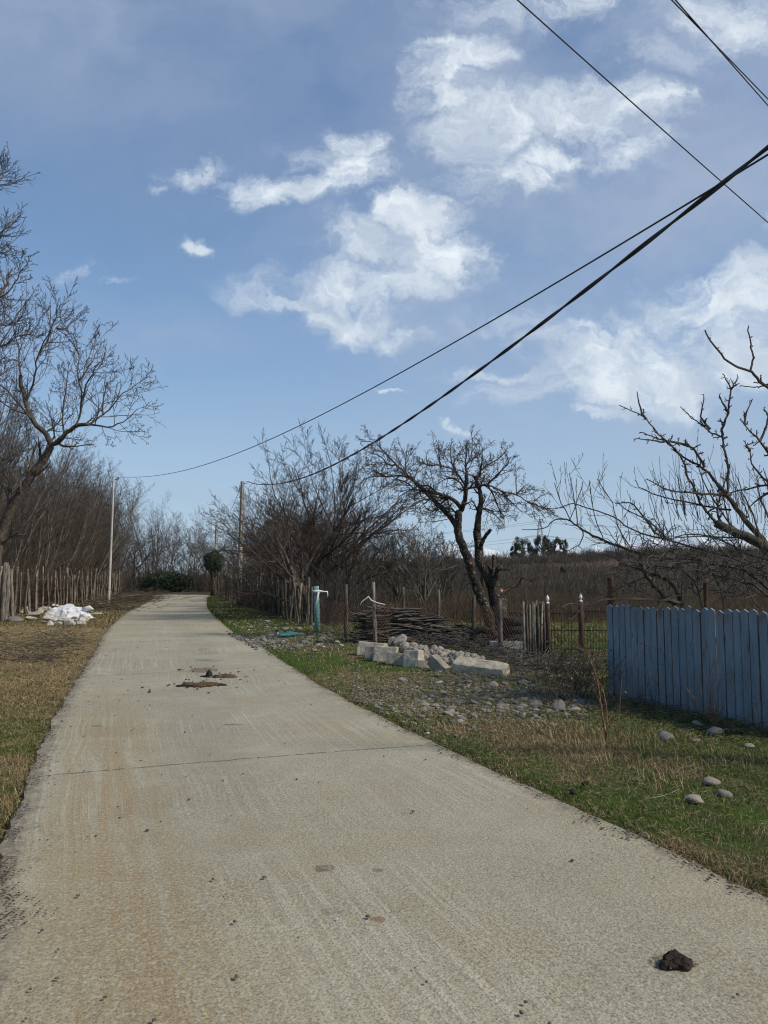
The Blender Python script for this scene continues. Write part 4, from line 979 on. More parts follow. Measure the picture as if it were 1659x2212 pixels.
# field fence: posts + chain link
fp = [(686,1365,683,1270), (747,1383,748,1262), (810,1391,807,1257), (871,1385,873,1268), (946,1384,948,1273), (1022,1394,1024,1286), (1081,1410,1081,1293), (1134,1420,1132,1296)]
bs = [ground_hit(a, b_) for a, b_, _, _ in fp]
t = thing('wire_fence', bs[2], 'chain link fence on thin crooked wooden posts in front of the wood pile', 'fence')
for q, (a, b_, c_, d_) in enumerate(fp[1:7]):
    p = bs[q+1]; tp = P(c_, d_, p[1]); one('post', [(p[0], p[1], p[2]-.2)]+[tuple(Vector(p).lerp(Vector(tp), i/4)+Vector((rg.gauss(0, .012), 0, 0))) for i in range(1, 5)], [.062, .058, .052, .05, .045], 6, post_wood if q % 2 else post_dark, t)
for q in range(7):
    mesh_wire((bs[q][0], bs[q][1]-.06, bs[q][2]), (bs[q+1][0], bs[q+1][1]-.06, bs[q+1][2]), .05, .98, .11, .0035, 'wire_mesh', t, rustw)
# white rag on the second post
yb = bs[2][1]-.1; o = thing('rag', P(795, 1293, yb), 'twisted white rag draped from the fence post left of the wood pile', 'rag')
one('strip', [P(778, 1308, yb), P(781, 1300, yb), P(787, 1296, yb), P(796, 1289, yb), P(802, 1297, yb), P(814, 1302, yb), P(822, 1304, yb), P(832, 1306, yb)], [.008, .016, .014, .02, .018, .016, .014, .008], 5, ragm, o)
# ------------------------------------------------------------------ wood pile, tyres, trough
def wood_pile(cx, cy, L, H, D, n, seed, label, slope=.4):
    rg = random.Random(seed); z0 = hz(cx, cy); t = thing('wood_pile', (cx, cy, z0), label, 'wood pile'); tb = Tubes(); tt = Tubes()
    for q in range(n):
        h = rg.random()**1.1; f_ = rg.uniform(-.5, .5); hh = H*(1-slope*max(0, f_)*1.2)*(1-.25*abs(f_)); z = z0+.03+h*hh; y = cy+rg.uniform(-.5, .5)*D*(1-.3*h)
        l = rg.uniform(.5, 1.5)*L*.42; x = cx+f_*(L-l*.5); r = rg.uniform(.010, .028); w_ = rg.gauss(0, .09)
        pts = []; 
        for i in range(6): pts.append((x-l/2+l*i/5, y+rg.gauss(0, .02), z+w_*l*(i/5-.5)+.02*math.sin(i+q)+rg.gauss(0, .01)))
        (tb).add(pts, [r, r*1.02, r*.95, r*.9, r*.75, r*.5], 5)
        if q % 6 == 0: tt.add(*capped([pts[0], (pts[0][0]-.015, pts[0][1], pts[0][2])], [r*.98]*2), 6)
    link('branches', tb.mesh('branches', True), woodpile, t); link('cut_ends', tt.mesh('cut_ends'), post_wood, t)
woodpile = simple('stacked branches', (.03, .025, .022), (.14, .122, .105), 3, .95, .3, .01, c3=(.03, .025, .022), stretch=(.6, 5, 5))
c_ = P(866, 1380, 19.3); wood_pile(c_[0], 19.3, 2.0, .80, .9, 620, 51, 'tall grey stack of cut branches behind the chain link fence', .45)
c_ = P(1000, 1385, 18.6); wood_pile(c_[0], 18.6, 1.5, .42, .8, 260, 52, 'lower dark stack of branches under the old pruned tree')
rub = simple('old tyre rubber', (.012, .012, .012), (.03, .028, .026), 12, .85, .4, .01)
def torus(name, c_, Rm, rm, mat, parent, flat=True, tread=True):
    nu, nv = 40, 12; Vs = []
    for i in range(nu):
        a = i*2*math.pi/nu
        for j in range(nv):
            b_ = j*2*math.pi/nv; rr_ = Rm+rm*math.cos(b_)*(1.0 if math.cos(b_) < .6 or i % 2 or not tread else .95)
            v = (rr_*math.cos(a), rr_*math.sin(a), rm*1.1*math.sin(b_)) if flat else (rr_*math.cos(a), rm*1.1*math.sin(b_), rr_*math.sin(a))
            Vs.append((c_[0]+v[0], c_[1]+v[1], c_[2]+v[2]))
    ix = np.arange(nu*nv).reshape(nu, nv); f_ = np.stack([ix, np.roll(ix, -1, 0), np.roll(np.roll(ix, -1, 0), -1, 1), np.roll(ix, -1, 1)], -1).reshape(-1, 4)
    return link(name, np_mesh(name, Vs, [f_], True), mat, parent)
yt = 17.3; cx_ = P(1109, 1380, yt)[0]; z0 = hz(cx_, yt)
for q, lab in enumerate(['bottom tyre of the stack behind the stick gate', 'second tyre from below in the stack', 'third tyre from below in the stack', 'topmost tyre of the stack beside the stick gate']):
    t = thing('tyre', (cx_, yt, z0+.09+q*.175), lab, 'tyre', 'old tyres stacked behind the field fence')
    torus('casing', (cx_+rg.gauss(0, .015), yt, z0+.09+q*.175), .2, .09, rub, t); 
c_ = P(1020, 1384, 17.5); t = thing('tyre', (P(1042, 1390, 17.5)[0], 17.5, z0), 'single tyre standing half hidden left of the tyre stack', 'tyre', 'old tyres stacked behind the field fence')
torus('casing', (P(1042, 1390, 17.5)[0], 17.5, z0+.20), .22, .08, rub, t, False)
tub = simple('chipped white enamel', (.36, .37, .35), (.50, .51, .49), 9, .5, .3, .01, c3=(.18, .18, .16), spec=.4)
yb = 16.75; a_ = P(1058, 1413, yb); b_ = P(1134, 1391, yb); t = thing('trough', ((a_[0]+b_[0])/2, yb, hz(a_[0], yb)), 'dirty white stone trough lying behind the fence below the tyres', 'trough')
import bmesh
bm = bmesh.new(); bmesh.ops.create_cube(bm, size=1)
W_ = b_[0]-a_[0]; H_ = .24
for v in bm.verts: v.co = Vector((v.co.x*W_*(1 if v.co.z > 0 else .92), v.co.y*.3*(1 if v.co.z > 0 else .85), v.co.z*H_+H_/2+hz(a_[0], yb)-.01)); v.co.x += (a_[0]+b_[0])/2; v.co.y += yb
top_ = [f for f in bm.faces if f.normal.z > .9]; r_ = bmesh.ops.inset_region(bm, faces=top_, thickness=.04); bmesh.ops.translate(bm, verts=list({v for f in top_ for v in f.verts}), vec=(0, 0, -.15))
bmesh.ops.bevel(bm, geom=bm.edges[:], offset=.015, segments=2, affect='EDGES')
me = bpy.data.meshes.new('basin'); bm.to_mesh(me); bm.free(); link('basin', me, tub, t)
# ------------------------------------------------------------------ stick gate and rusty gate with porcelain finials
yg = 15.2
t = thing('stick_gate', (P(1150, 1420, yg)[0], yg, 0), 'wicket gate of upright grey sticks wired together left of the rusty posts', 'gate')
for q in range(15):
    u = 1133+q*3.1+rg.uniform(-.8, .8); y = yg+.05*(q % 2)-.02; p = P(u, 1422, y); tp = P(u+rg.uniform(-3, 2.5), 1300+rg.uniform(-6, 8)+(q == 0)*-3, y); z = hz(p[0], y)
    one('stick', [(p[0], y, z-.05), ((p[0]+tp[0])/2+rg.gauss(0, .01), y, (z+tp[2])/2), tp], [.028, .025, .021], 6, post_wood if q % 4 == 0 else post_dark, t)
for v in (1322, 1392): one('crossbar', [P(1130, v, yg+.09), P(1180, v, yg+.09)], [.018]*2, 6, post_dark, t)
finial_m = simple('white painted finial', (.62, .62, .6), (.75, .75, .73), 9, .5, .1, .002)
def gate_post(u, vb, vt, y, r, lab, fin=True):
    p = P(u, vb, y); z = hz(p[0], y); tp = P(u, vt, y); t = thing('gate_post', (p[0], y, z), lab, 'post', 'rusty gate posts')
    one('pipe', [(p[0], y, z-.2), (p[0], y, (z+tp[2])/2), (p[0], y, tp[2])], [r]*3, 10, rust, t)
    if fin:
        prof = [(0, .012), (.006, .05), (.02, .042), (.032, .018), (.045, .016), (.06, .030), (.09, .041), (.12, .036), (.15, .018), (.168, .004)]
        one('finial', [(p[0], y, tp[2]+a) for a, _ in prof], [b_*.85 for _, b_ in prof], 12, finial_m, t)
    return t
gate_post(1185, 1425, 1304, 15.2, .045, 'rusty post with white finial beside the stick gate')
gate_post(1257, 1412, 1300, 15.6, .048, 'rusty post with white finial standing alone left of the blue fence')
t = thing('rod_gate', (P(1225, 1415, 15.7)[0], 15.7, 0), 'open rusty gate of thin vertical rods between the finial posts', 'gate')
for q in range(9):
    u = 1191+q*7.3; p = P(u, 1415, 15.7); tp = P(u, 1318, 15.7); one('rod', [(p[0], 15.7, .08), tp], [.007]*2, 4, rust, t)
for v in (1325, 1362, 1402): one('rail', [P(1188, v, 15.68), P(1254, v, 15.68)], [.011]*2, 5, rust, t)
t = thing('rod_fence', (P(1300, 1410, 16)[0], 16.3, 0), 'rusty rod fence panel running behind the blue fence end', 'fence')
for q in range(22):
    u = 1262+q*6.5; p = P(u, 1412, 16.2); tp = P(u, 1312, 16.2); one('rod', [(p[0], 16.2, .05), tp], [.006]*2, 4, rust, t)
for v in (1320, 1362, 1400): one('rail', [P(1260, v, 16.18), P(1404, v, 16.18)], [.010]*2, 5, rust, t)
t = thing('rod_fence', (P(1090, 1340, 23)[0], 23, 0), 'low rusty rods fencing the field behind the tyres', 'fence')
for q in range(20):
    u = 1010+q*9+rg.uniform(-3, 3); p = P(u, 1350, 23); tp = P(u, 1302+rg.uniform(-4, 6), 23); one('rod', [(p[0], 23, 0), tp], [.014]*2, 4, rust, t)
one('rail', [P(1008, 1322, 22.96), P(1185, 1322, 22.96)], [.012]*2, 4, rust, t)

# ------------------------------------------------------------------ blue picket fence
m, k, b = new_mat('worn blue paint'); pos = k.node('ShaderNodeNewGeometry').outputs['Position']; bc = k.attr('bc')
sp = k.node('ShaderNodeSeparateXYZ'); k.put(sp.inputs[0], bc); bu, bv, bid = sp.outputs
tone = k.noise(k.map(pos, (1.2, 1.2, .7)), 2.0, 5, .6)
base = k.mix(k.mr(tone, .3, .7), (.135, .195, .245), (.19, .255, .31))
wn = k.node('ShaderNodeTexWhiteNoise', noise_dimensions='1D'); k.put(wn.inputs['W'], bid)
base = k.mix(k.m('MULTIPLY', wn.outputs['Value'], .3), base, (.15, .20, .235))
low = k.m('MULTIPLY', k.mr(bv, .55, .0), k.mr(k.noise(k.map(pos, (9, 9, 2.2)), 1, 5, .6), .38, .62))
base = k.mix(k.m('MULTIPLY', low, .7), base, (.115, .125, .085))
edge = k.m('ABSOLUTE', bu)
ru = k.m('MULTIPLY', k.mr(k.m('ADD', edge, k.m('MULTIPLY', k.noise(k.map(pos, (14, 14, 3)), 1, 5, .65), .55)), 1.15, 1.3), .85)
base = k.mix(ru, base, (.10, .055, .035))
ru2 = k.mr(k.noise(k.map(pos, (16, 16, 4.5)), 1, 6, .7), .56, .66)
base = k.mix(k.m('MULTIPLY', ru2, .85), base, (.17, .075, .035))
ru3 = k.m('MULTIPLY', k.mr(bv, .86, .99), k.mr(k.noise(k.map(pos, (3.5, 3.5, 3.5)), 1, 5, .7), .52, .62))
base = k.mix(ru3, base, (.20, .07, .03))
base = k.mix(k.mr(k.noise(k.map(pos, (30, 30, 1.6)), 1, 5, .7), .45, .65, 0, .55), base, (.10, .125, .14))
base = k.mix(k.mr(k.noise(k.map(pos, (5, 5, 2)), 1, 6, .7), .5, .68, 0, .5), base, (.25, .29, .31))
base = k.mix(k.mr(k.noise(k.map(pos, (40, 40, 9)), 1, 4, .7), .63, .70, 0, .9), base, (.14, .07, .04))
k.put(b.inputs['Base Color'], base); b.inputs['Roughness'].default_value = .6; b.inputs['Specular IOR Level'].default_value = .35
k.put(b.inputs['Normal'], k.bump(k.noise(k.map(pos, (8, 8, 3)), 3, 5, .6), .25, .006))
blue = m
A_ = G(1317, 1508); B_ = G(1662, 1575); ax = Vector((B_[0]-A_[0], B_[1]-A_[1], 0)); Ln = ax.length; ax.normalize(); nrm = Vector((-ax.y, ax.x, 0)); nrm = nrm if nrm.x < 0 else -nrm
t = thing('picket_fence', A_, 'blue painted picket fence with pointed rust streaked boards', 'fence')
bw = Ln/21.7; nb = 31; topz0 = P(1317, 1306, A_[1])[2]; topz1 = P(1662, 1318, B_[1])[2]
Vs = []; Fs = []; AT = []
for q in range(nb):
    s0 = q*bw+rg.uniform(.001, .006); s1 = (q+1)*bw-rg.uniform(.001, .006); mz = topz0+(topz1-topz0)*(q*bw/Ln)+rg.gauss(0, .012)
    dz = rg.gauss(0, .004); tz = -.02; lean_ = rg.gauss(0, .006)
    for side in (0, 1):
        for (ss, zz, uu) in ((s0, tz, -1), (s1, tz, 1), (s1+lean_, mz-.032, 1), ((s0+s1)/2+lean_, mz, 0), (s0+lean_, mz-.032, -1)):
            pz = Vector(A_)+ax*ss+nrm*(dz+(.012 if side == 0 else -.012)); Vs.append((pz.x, pz.y, zz)); AT.append((uu*.999, max(0, zz/mz), q))
        # centre line point for even shading
    o = q*10
    Fs += [(o, o+1, o+2, o+3, o+4), (o+9, o+8, o+7, o+6, o+5)]
F4 = []
for q in range(nb):
    o = q*10
    for i in range(5): j = (i+1) % 5; F4.append((o+j, o+i, o+5+i, o+5+j))
me = np_mesh('board_panel', Vs, [np.array(Fs), np.array(F4)]); at = me.attributes.new('bc', 'FLOAT_VECTOR', 'POINT'); at.data.foreach_set('vector', np.array(AT, dtype=np.float32).ravel())
link('board_panel', me, blue, t)
for h in (.3, .95):
    tb = Tubes(); p = Vector(A_)-nrm*.045; tb.add(*capped([tuple(p+Vector((0, 0, h))), tuple(p+ax*Ln*1.4+Vector((0, 0, h)))], [.025]*2), 4); link('rail', tb.mesh('rail'), rust, t)
for (u, vt, r_) in ((1320, 1247, .040), (1525, 1251, .024)):
    d = ray(u, 1300); pz = Vector(A_)-nrm*.10; det = d[0]*ax.y-d[1]*ax.x; tt_ = (pz.x*ax.y-pz.y*ax.x)/det; x, y = d[0]*tt_, d[1]*tt_; tp = P(u, vt, y)
    n = 60 if r_ < .05 else 6
    one('post', [(x, y, -.1+(tp[2]+.1)*i/n) for i in range(n+1)], [r_*(1.12 if (n == 60 and i % 2) else 1) for i in range(n+1)], 10, rust, t)

# ------------------------------------------------------------------ concrete kerb blocks and rubble beside the verge
kerb = simple('broken kerb concrete', (.33, .295, .225), (.48, .435, .345), 7, .92, .9, .012, c3=(.28, .24, .18))
kerb_g = simple('grey kerb concrete', (.20, .18, .145), (.31, .28, .225), 7, .92, .9, .012, c3=(.22, .2, .17))
chunkm = simple('broken mortar', (.23, .20, .17), (.43, .385, .33), 9, .95, 1, .02, c3=(.20, .165, .15), rnd=.3)
def kerb_block(u0, v1, u1, v0, yaw, lean, label, mat=kerb, depth=.28, seed=0, lift=0.):
    p = G((u0+u1)/2, v1); H = (v1-v0)/F*p[1]*.99; W_ = (u1-u0)/F*p[1]
    t = thing('kerb_block', (p[0], p[1]+depth*.5, 0), label, 'concrete block', 'concrete kerb blocks in the rubble heap')
    me = box_mesh('block', 0, 0, 0, W_*.9, depth, H, .018, .012, seed, .35, 4)
    from mathutils import Euler
    mt = Euler((lean[0], lean[1], yaw)).to_matrix()
    for v in me.vertices: v.co = mt @ v.co+Vector((p[0], p[1]+depth*.5, H/2+lift-.015))
    link('body', me, mat, t)
kerb_block(771, 1418, 838, 1388, -.32, (-.10, .05), 'leftmost kerb block in the rubble heap', seed=1, depth=.34)
kerb_block(789, 1425, 822, 1396, -.42, (-.16, .02), 'crumbled kerb block second from the left in the heap', kerb_g, seed=2, depth=.24)
kerb_block(807, 1431, 864, 1397, -.36, (-.12, .03), 'broad sunlit kerb block third from the left', seed=3, depth=.3)
kerb_block(836, 1438, 884, 1411, -.40, (-.18, .04), 'low tilted kerb block in the middle of the row', kerb_g, seed=4, depth=.28)
kerb_block(874, 1442, 915, 1405, -.52, (-.10, -.06), 'tall narrow kerb block standing on end', seed=5, depth=.30)
kerb_block(897, 1444, 930, 1427, -.3, (-.2, .1), 'small grey block at the foot of the heap', kerb_g, seed=6, depth=.22)
# wedge and long slab
p = G(950, 1455); t = thing('kerb_block', (p[0], p[1]+.15, 0), 'grey wedge of broken kerb with a pale sloping edge', 'concrete block', 'concrete kerb blocks in the rubble heap')
link('body', box_mesh('body', p[0], p[1]+.15, .115, .36, .2, .2, .015, .012, 7, .3, 4, -.75, (.15, .62)), kerb_g, t)
a_ = Vector(G(985, 1460)); b_ = Vector(G(1098, 1468)); md = (a_+b_)/2; yw = math.atan2(b_.y-a_.y, b_.x-a_.x)
t = thing('kerb_block', (md.x, md.y+.15, 0), 'long pale kerb slab lying at the right end of the heap', 'concrete block', 'concrete kerb blocks in the rubble heap')
link('body', box_mesh('body', md.x, md.y+.14, .115, (b_-a_).length*1.0, .34, .24, .03, .022, 8, .25, 8, yw, (.42, .07)), kerb, t)
rk = [rock_mesh('stone', 60+q, False) for q in range(6)]
for me_ in rk: me_.materials.append(chunkm)
GRB = 'broken concrete chunks heaped behind the kerb blocks'
def chunk(u, v, size, i, group, lab, flat=1.0, src=None, z=None, name='concrete_chunk', cat='rubble'):
    y_ = z
    o = bpy.data.objects.new(name, (src or rk)[i % len(src or rk)]); C.objects.link(o)
    o.scale = (size*rg.uniform(.85, 1.3), size*rg.uniform(.8, 1.2), size*flat*rg.uniform(.75, 1.05)); o.rotation_euler = (rg.uniform(0, 6) if flat > .8 else rg.gauss(0, .15), rg.uniform(0, 6) if flat > .8 else rg.gauss(0, .15), rg.uniform(0, 6.28))
    tag(o, lab, cat, group); return o
Hline = [(840,1384),(870,1393),(892,1400),(920,1402),(950,1406),(980,1412),(1010,1420),(1040,1430)]
L_ch = 'jagged pale chunk of broken concrete in the heap between kerb blocks and brushwood'
for q in range(170):
    u = rg.uniform(868, 1042); vt = np.interp(u, [a for a, _ in Hline], [b_ for _, b_ in Hline]); vb = np.interp(u, [830, 930, 1045], [1425, 1446, 1446])
    f_ = rg.random()**.8; y = np.interp(u, [830, 940, 1045], [15.6, 14.1, 13.4])+(1-f_)*1.0
    zt = P(u, vt-4, y)[2]; z = max(.04, .03+(zt-.03)*(1-f_)**.7*.95); sz = rg.uniform(.09, .22)
    o = chunk(u, 0, sz, q, GRB, L_ch); o.location = (P(u, 1300, y)[0], y, z)
for (u, v, sz, lab) in [(850, 1387, .30, 'largest grey chunk perched on top of the kerb row'), (865, 1384, .26, 'pointed pink grey chunk at the crest of the heap'), (872, 1397, .24, 'chunk wedged under the pointed one'), (849, 1411, .17, 'pale chunk lying against the low tilted block'), (918, 1420, .22, 'grey cube shaped chunk midway down the heap'), (962, 1428, .16, 'brownish chunk above the wedge'), (985, 1420, .16, 'chunk near the long slab top')]:
    y = np.interp(u, [830, 940, 1045], [15.4, 14.1, 13.4]); o = chunk(u, v, sz, int(u), GRB, lab); o.location = P(u, v, y)
# ------------------------------------------------------------------ river stones
m, k, b = new_mat('river stone'); rnd = k.node('ShaderNodeObjectInfo').outputs['Random']; co = k.node('ShaderNodeTexCoord').outputs['Object']
base = k.ramp(rnd, [(0, (.10, .105, .11)), (.25, (.17, .16, .14)), (.45, (.25, .215, .165)), (.6, (.14, .145, .15)), (.78, (.30, .275, .23)), (.9, (.22, .155, .11)), (1, (.46, .44, .40))])
base = k.mix(k.mr(k.noise(co, 5, 6, .65), .4, .7, 0, .5), base, (.12, .115, .10)); base = k.mix(k.mr(k.noise(co, 30, 3, .7), .5, .7, 0, .35), base, (.42, .41, .38))
k.put(b.inputs['Base Color'], base); b.inputs['Roughness'].default_value = .8; k.put(b.inputs['Normal'], k.bump(k.noise(co, 12, 5, .6), .3, .02)); stone_m = m
st = [rock_mesh('stone', 80+q, True) for q in range(8)]
for me_ in st: me_.materials.append(stone_m)
GS = 'rounded river stones strewn over the right verge'
def stone(x, y, size, lab='small rounded river stone lying in the grass of the right verge', flat=.55, group=GS, sink=.2):
    o = chunk(0, 0, size, rg.randrange(8), group, lab, flat, st, name='stone', cat='stone'); o.location = (x, y, max(hz(x, y), -.03)+size*flat*.5*(1-sink*2)); return o
for (u, v, sz, lab) in [(1543, 1590, .20, 'largest pale rounded stone on the grass below the blue fence'), (1440, 1600, .16, 'dark mossy rounded stone left of the largest pale stone'), (1618, 1618, .10, 'small tan stone right of the largest pale stone'), (1537, 1692, .13, 'grey half buried stone in the near grass'), (1566, 1714, .11, 'bluish flat pebble in the near grass'), (1500, 1728, .14, 'brownish flat stone near the road edge at right'),
    (1208, 1538, .20, 'large striped grey stone at the end of the stone band'), (1206, 1527, .17, 'pale stone stacked behind the striped one'), (1158, 1530, .15, 'white stone left of the bramble'), (1243, 1541, .14, 'rusty brown stone beside the striped one'), (1120, 1536, .14, 'grey stone left of the white one'), (1207, 1506, .13, 'smooth blue grey stone below the bramble'), (1508, 1570, .12, 'stone tucked under the blue fence base'),
    (1500, 1607, .10, 'flat stone left below the largest pale stone'), (1130, 1480, .16, 'flat pale stone right of the long slab'), (870, 1473, .16, 'flat tan stone in the grass below the heap'), (1065, 1440+45, .15, 'pale flat slab stone before the long kerb'), (690, 1376, .22, 'big rounded stone by the turquoise post foot'), (1012, 1480, .14, 'pale stone below the long slab'), (640, 1318, .34, 'big grey boulder under the hedge stakes')]:
    p = G(u, v); stone(p[0], p[1], sz, lab)
cnt = 0
while cnt < 235:
    r_ = rg.random()
    if r_ < .62: u, v = rg.uniform(900, 1260), rg.gauss(1510, 26)
    elif r_ < .82: u, v = rg.uniform(560, 720), rg.gauss(1375, 10)
    else: u, v = rg.uniform(560, 760), rg.uniform(1320, 1400)
    if v < 1300: continue
    p = G(u, v); rr_ = edge_x(p[1])[1]
    if p[0] < rr_+.25 or v > 1580: continue
    if 1455 > v > 1395 and 760 < u < 1100: continue
    stone(p[0], p[1], rg.choice((.05, .06, .07, .08, .1, .12))*(1 if p[1] < 16 else 1.7), group=('rounded river stones in the band before the kerb rubble' if r_ < .62 else 'rounded river stones round the green sheet' if r_ < .82 else 'rounded river stones below the right hedge'), lab=('rounded river stone in the stone band between kerb rubble and bramble' if r_ < .62 else 'rounded river stone on the gravel spill near the green plastic sheet' if r_ < .82 else 'rounded river stone on the green strip below the right hedge')); cnt += 1
# uncountable small pebbles
def pebbles(n, fn, mat, name, label, seed, smin, smax, flat=.55):
    rg = random.Random(seed); base = [np.array([v.co for v in rock_mesh('stone', 90+i, True, 1).vertices]) for i in range(3)]; fc = np.array([p.vertices[:] for p in rock_mesh('stone', 90, True, 1).polygons]); Vs = []; Fs = []; Cs = []; o = 0
    for q in range(n):
        x, y = fn(rg); s_ = rg.uniform(smin, smax)*rg.uniform(.6, 1); a = rg.uniform(0, 6.28); b_ = base[q % 3]*np.array([s_*1.3, s_, s_*flat]); v = np.stack([b_[:, 0]*math.cos(a)-b_[:, 1]*math.sin(a), b_[:, 0]*math.sin(a)+b_[:, 1]*math.cos(a), b_[:, 2]], 1)
        l_, r2 = edge_x(min(y, 70)); zz = .008 if l_ < x < r2 else max(hz(x, y), -.04)
        Vs.append(v+np.array([x, y, zz+s_*flat*.34])); Fs.append(fc+o); o += len(b_); Cs += [rg.random()]*len(b_)
    me = np_mesh(name, np.concatenate(Vs), [np.concatenate(Fs)], True); at = me.attributes.new('rv', 'FLOAT', 'POINT'); at.data.foreach_set('value', np.array(Cs, dtype=np.float32))
    return tag(link(name, me, mat), label, 'pebbles', kind='stuff')
m, k, b = new_mat('mixed pebbles'); rv = k.attr('rv', 'Fac')
k.put(b.inputs['Base Color'], k.ramp(rv, [(0, (.06, .06, .065)), (.3, (.14, .13, .11)), (.55, (.20, .17, .13)), (.75, (.12, .125, .13)), (.94, (.26, .24, .21)), (1, (.48, .46, .42))])); b.inputs['Roughness'].default_value = .85; peb = m
def f1(g_):
    while 1:
        u, v = g_.uniform(760, 1290), g_.gauss(1505, 32)
        if not 1420 < v < 1600: continue
        p = G(u, v); 
        if p[0] > edge_x(p[1])[1]+.12: return p[0], p[1]
pebbles(3200, f1, peb, 'pebbles', 'small river pebbles scattered thickly in the right verge grass', 61, .025, .075)
def f2(g_):
    c0 = G(620, 1378)
    while 1:
        x, y = g_.gauss(c0[0], 1.1), g_.gauss(c0[1]-.3, 1.3)
        if x > edge_x(y)[1]-.3: return x, y
pebbles(2600, f2, peb, 'gravel', 'grey gravel spilled on the verge beside the green plastic sheet', 62, .03, .09)
def f3(g_):
    y = g_.uniform(24, 60); return edge_x(y)[1]+g_.uniform(.2, 3.4), y
pebbles(1500, f3, peb, 'pebbles', 'stones along the foot of the right hedge', 63, .04, .14)
def f4(g_):
    y = 2.2+g_.random()**1.6*16; l_, r_ = edge_x(y)
    if g_.random() < .6: return l_+abs(g_.gauss(0, .8)), y
    return g_.uniform(l_, r_), y
peb_d = simple('dark crumbs', (.05, .038, .028), (.15, .12, .09), 60, .95, 0)
pebbles(230, f4, peb_d, 'crumbs', 'dark crumbs of earth and grit on the road surface', 64, .008, .026, .6)
pebbles(60, f4, simple('white chips', (.5, .48, .42), (.7, .68, .62), 60, .9, 0), 'chips', 'tiny white stone chips on the road surface', 65, .006, .014, .5)

# ------------------------------------------------------------------ green sheet, rubble and bag on the left
gp = simple('green plastic', (.03, .16, .13), (.05, .23, .18), 6, .45, .2, .01, spec=.5)
p = G(624, 1378); t = thing('plastic_sheet', p, 'folded green plastic sheet lying on the grey gravel', 'plastic sheet')
me = box_mesh('sheet', p[0], p[1]-.05, .10, .50, .32, .05, .012, .03, 3, 0, 4, .25, (.05, -.06)); link('sheet', me, gp, t)
a_ = G(605, 1377); t = thing('white_pipe', a_, 'short white plastic strip leaning beside the green sheet', 'pipe'); one('pipe', [(a_[0], a_[1], .02), P(599, 1367, a_[1])], [.03]*2, 6, finial_m, t)
GL2 = 'rubble dumped under the left stake fence'
white_r = simple('pale plaster rubble', (.34, .315, .27), (.55, .52, .46), 7, .9, .7, .02, c3=(.28, .25, .2), rnd=.25)
rkw = [rock_mesh('stone', 160+q, False) for q in range(5)]
for me_ in rkw: me_.materials.append(white_r)
for q in range(130):
    if q < 70: u, v = rg.uniform(32, 125), rg.gauss(1320, 5)
    else: u, v = rg.uniform(100, 192), rg.gauss(1340, 5)
    p = ground_hit(u, v); o = chunk(0, 0, rg.uniform(.16, .42), q, GL2, ('pale lump of plaster rubble between the gateposts and the white sack' if q < 70 else 'pale lump of plaster rubble scattered below and right of the white sack'), .7, rkw, name='rubble_chunk'); o.location = (p[0], p[1], p[2]+.06+rg.random()*.16*(q % 3 == 0))
for (u, v, sz, lab) in [(66, 1343, .5, 'pale flat slab at the foot of the gateposts'), (34, 1345, .45, 'flat whitish slab left of the grey boulder'), (72, 1334, .5, 'rounded grey boulder before the rubble'), (217, 1311, .5, 'reddish white slab left of the metal pole'), (126, 1340, .34, 'brown brick shaped chunk standing under the sack'), (148, 1345, .36, 'long pale chunk sliding below the sack'), (198, 1329, .30, 'flat pale board stub right of the sack')]:
    p = ground_hit(u, v-2); o = chunk(0, 0, sz, int(u), GL2, lab, .45, rkw if 'boulder' not in lab else st, name='rubble_chunk'); o.location = (p[0], p[1], p[2]+.08)
p = ground_hit(145, 1338); nu, nv = 17, 11; Vs = []
for i in range(nu):
    for j in range(nv):
        a, b_ = i/(nu-1)-.5, j/(nv-1)-.5; x = a*1.75+.12*b_; y = b_*.95
        e_ = 1-min(1, ((a*2)**4+(b_*2)**4)); q = Vector((a*4, b_*4, 1.3))
        cre = abs(mn.noise(q*.9+Vector((0, 0, 4))))*.38+abs(mn.noise(q*2.1))*.20+abs(mn.noise(q*5))*.05
        z = .10+.30*e_*(1-.5*abs(a+.1))-cre*.9+.34*(b_+.5)*e_
        Vs.append((p[0]+x+.13*mn.noise(q*2.2), p[1]+y+.12*mn.noise(q*2.9), p[2]+max(.03, z)+.05*mn.noise(q*6)))
ix = np.arange(nu*nv).reshape(nu, nv); me = np_mesh('fabric', Vs, [np.stack([ix[:-1, :-1], ix[1:, :-1], ix[1:, 1:], ix[:-1, 1:]], -1).reshape(-1, 4)], False)
sack = simple('white woven sack', (.55, .57, .60), (.66, .68, .71), 3, .8, .5, .01)
t = thing('sack', p, 'crumpled white woven sack lying on rubble left of the road', 'sack'); o = link('fabric', me, sack, t); md_ = o.modifiers.new('thick', 'SOLIDIFY'); md_.thickness = .012
one('roll', [(p[0]+.55, p[1]+.1, p[2]+.36), (p[0]+.8, p[1]+.15, p[2]+.44), (p[0]+.95, p[1]+.1, p[2]+.38)], [.10, .09, .03], 8, sack, t)
one('roll', [(p[0]+.6, p[1]-.2, p[2]+.12), (p[0]+.8, p[1]-.2, p[2]+.15), (p[0]+.95, p[1]-.15, p[2]+.13)], [.08, .11, .04], 8, sack, t)
t = thing('white_stick', ground_hit(184, 1332), 'thin white batten poking out right of the sack', 'stick'); a_ = ground_hit(178, 1332); one('batten', [(a_[0], a_[1], a_[2]+.12), (a_[0]+.8, a_[1], a_[2]+.14)], [.02]*2, 4, finial_m, t)

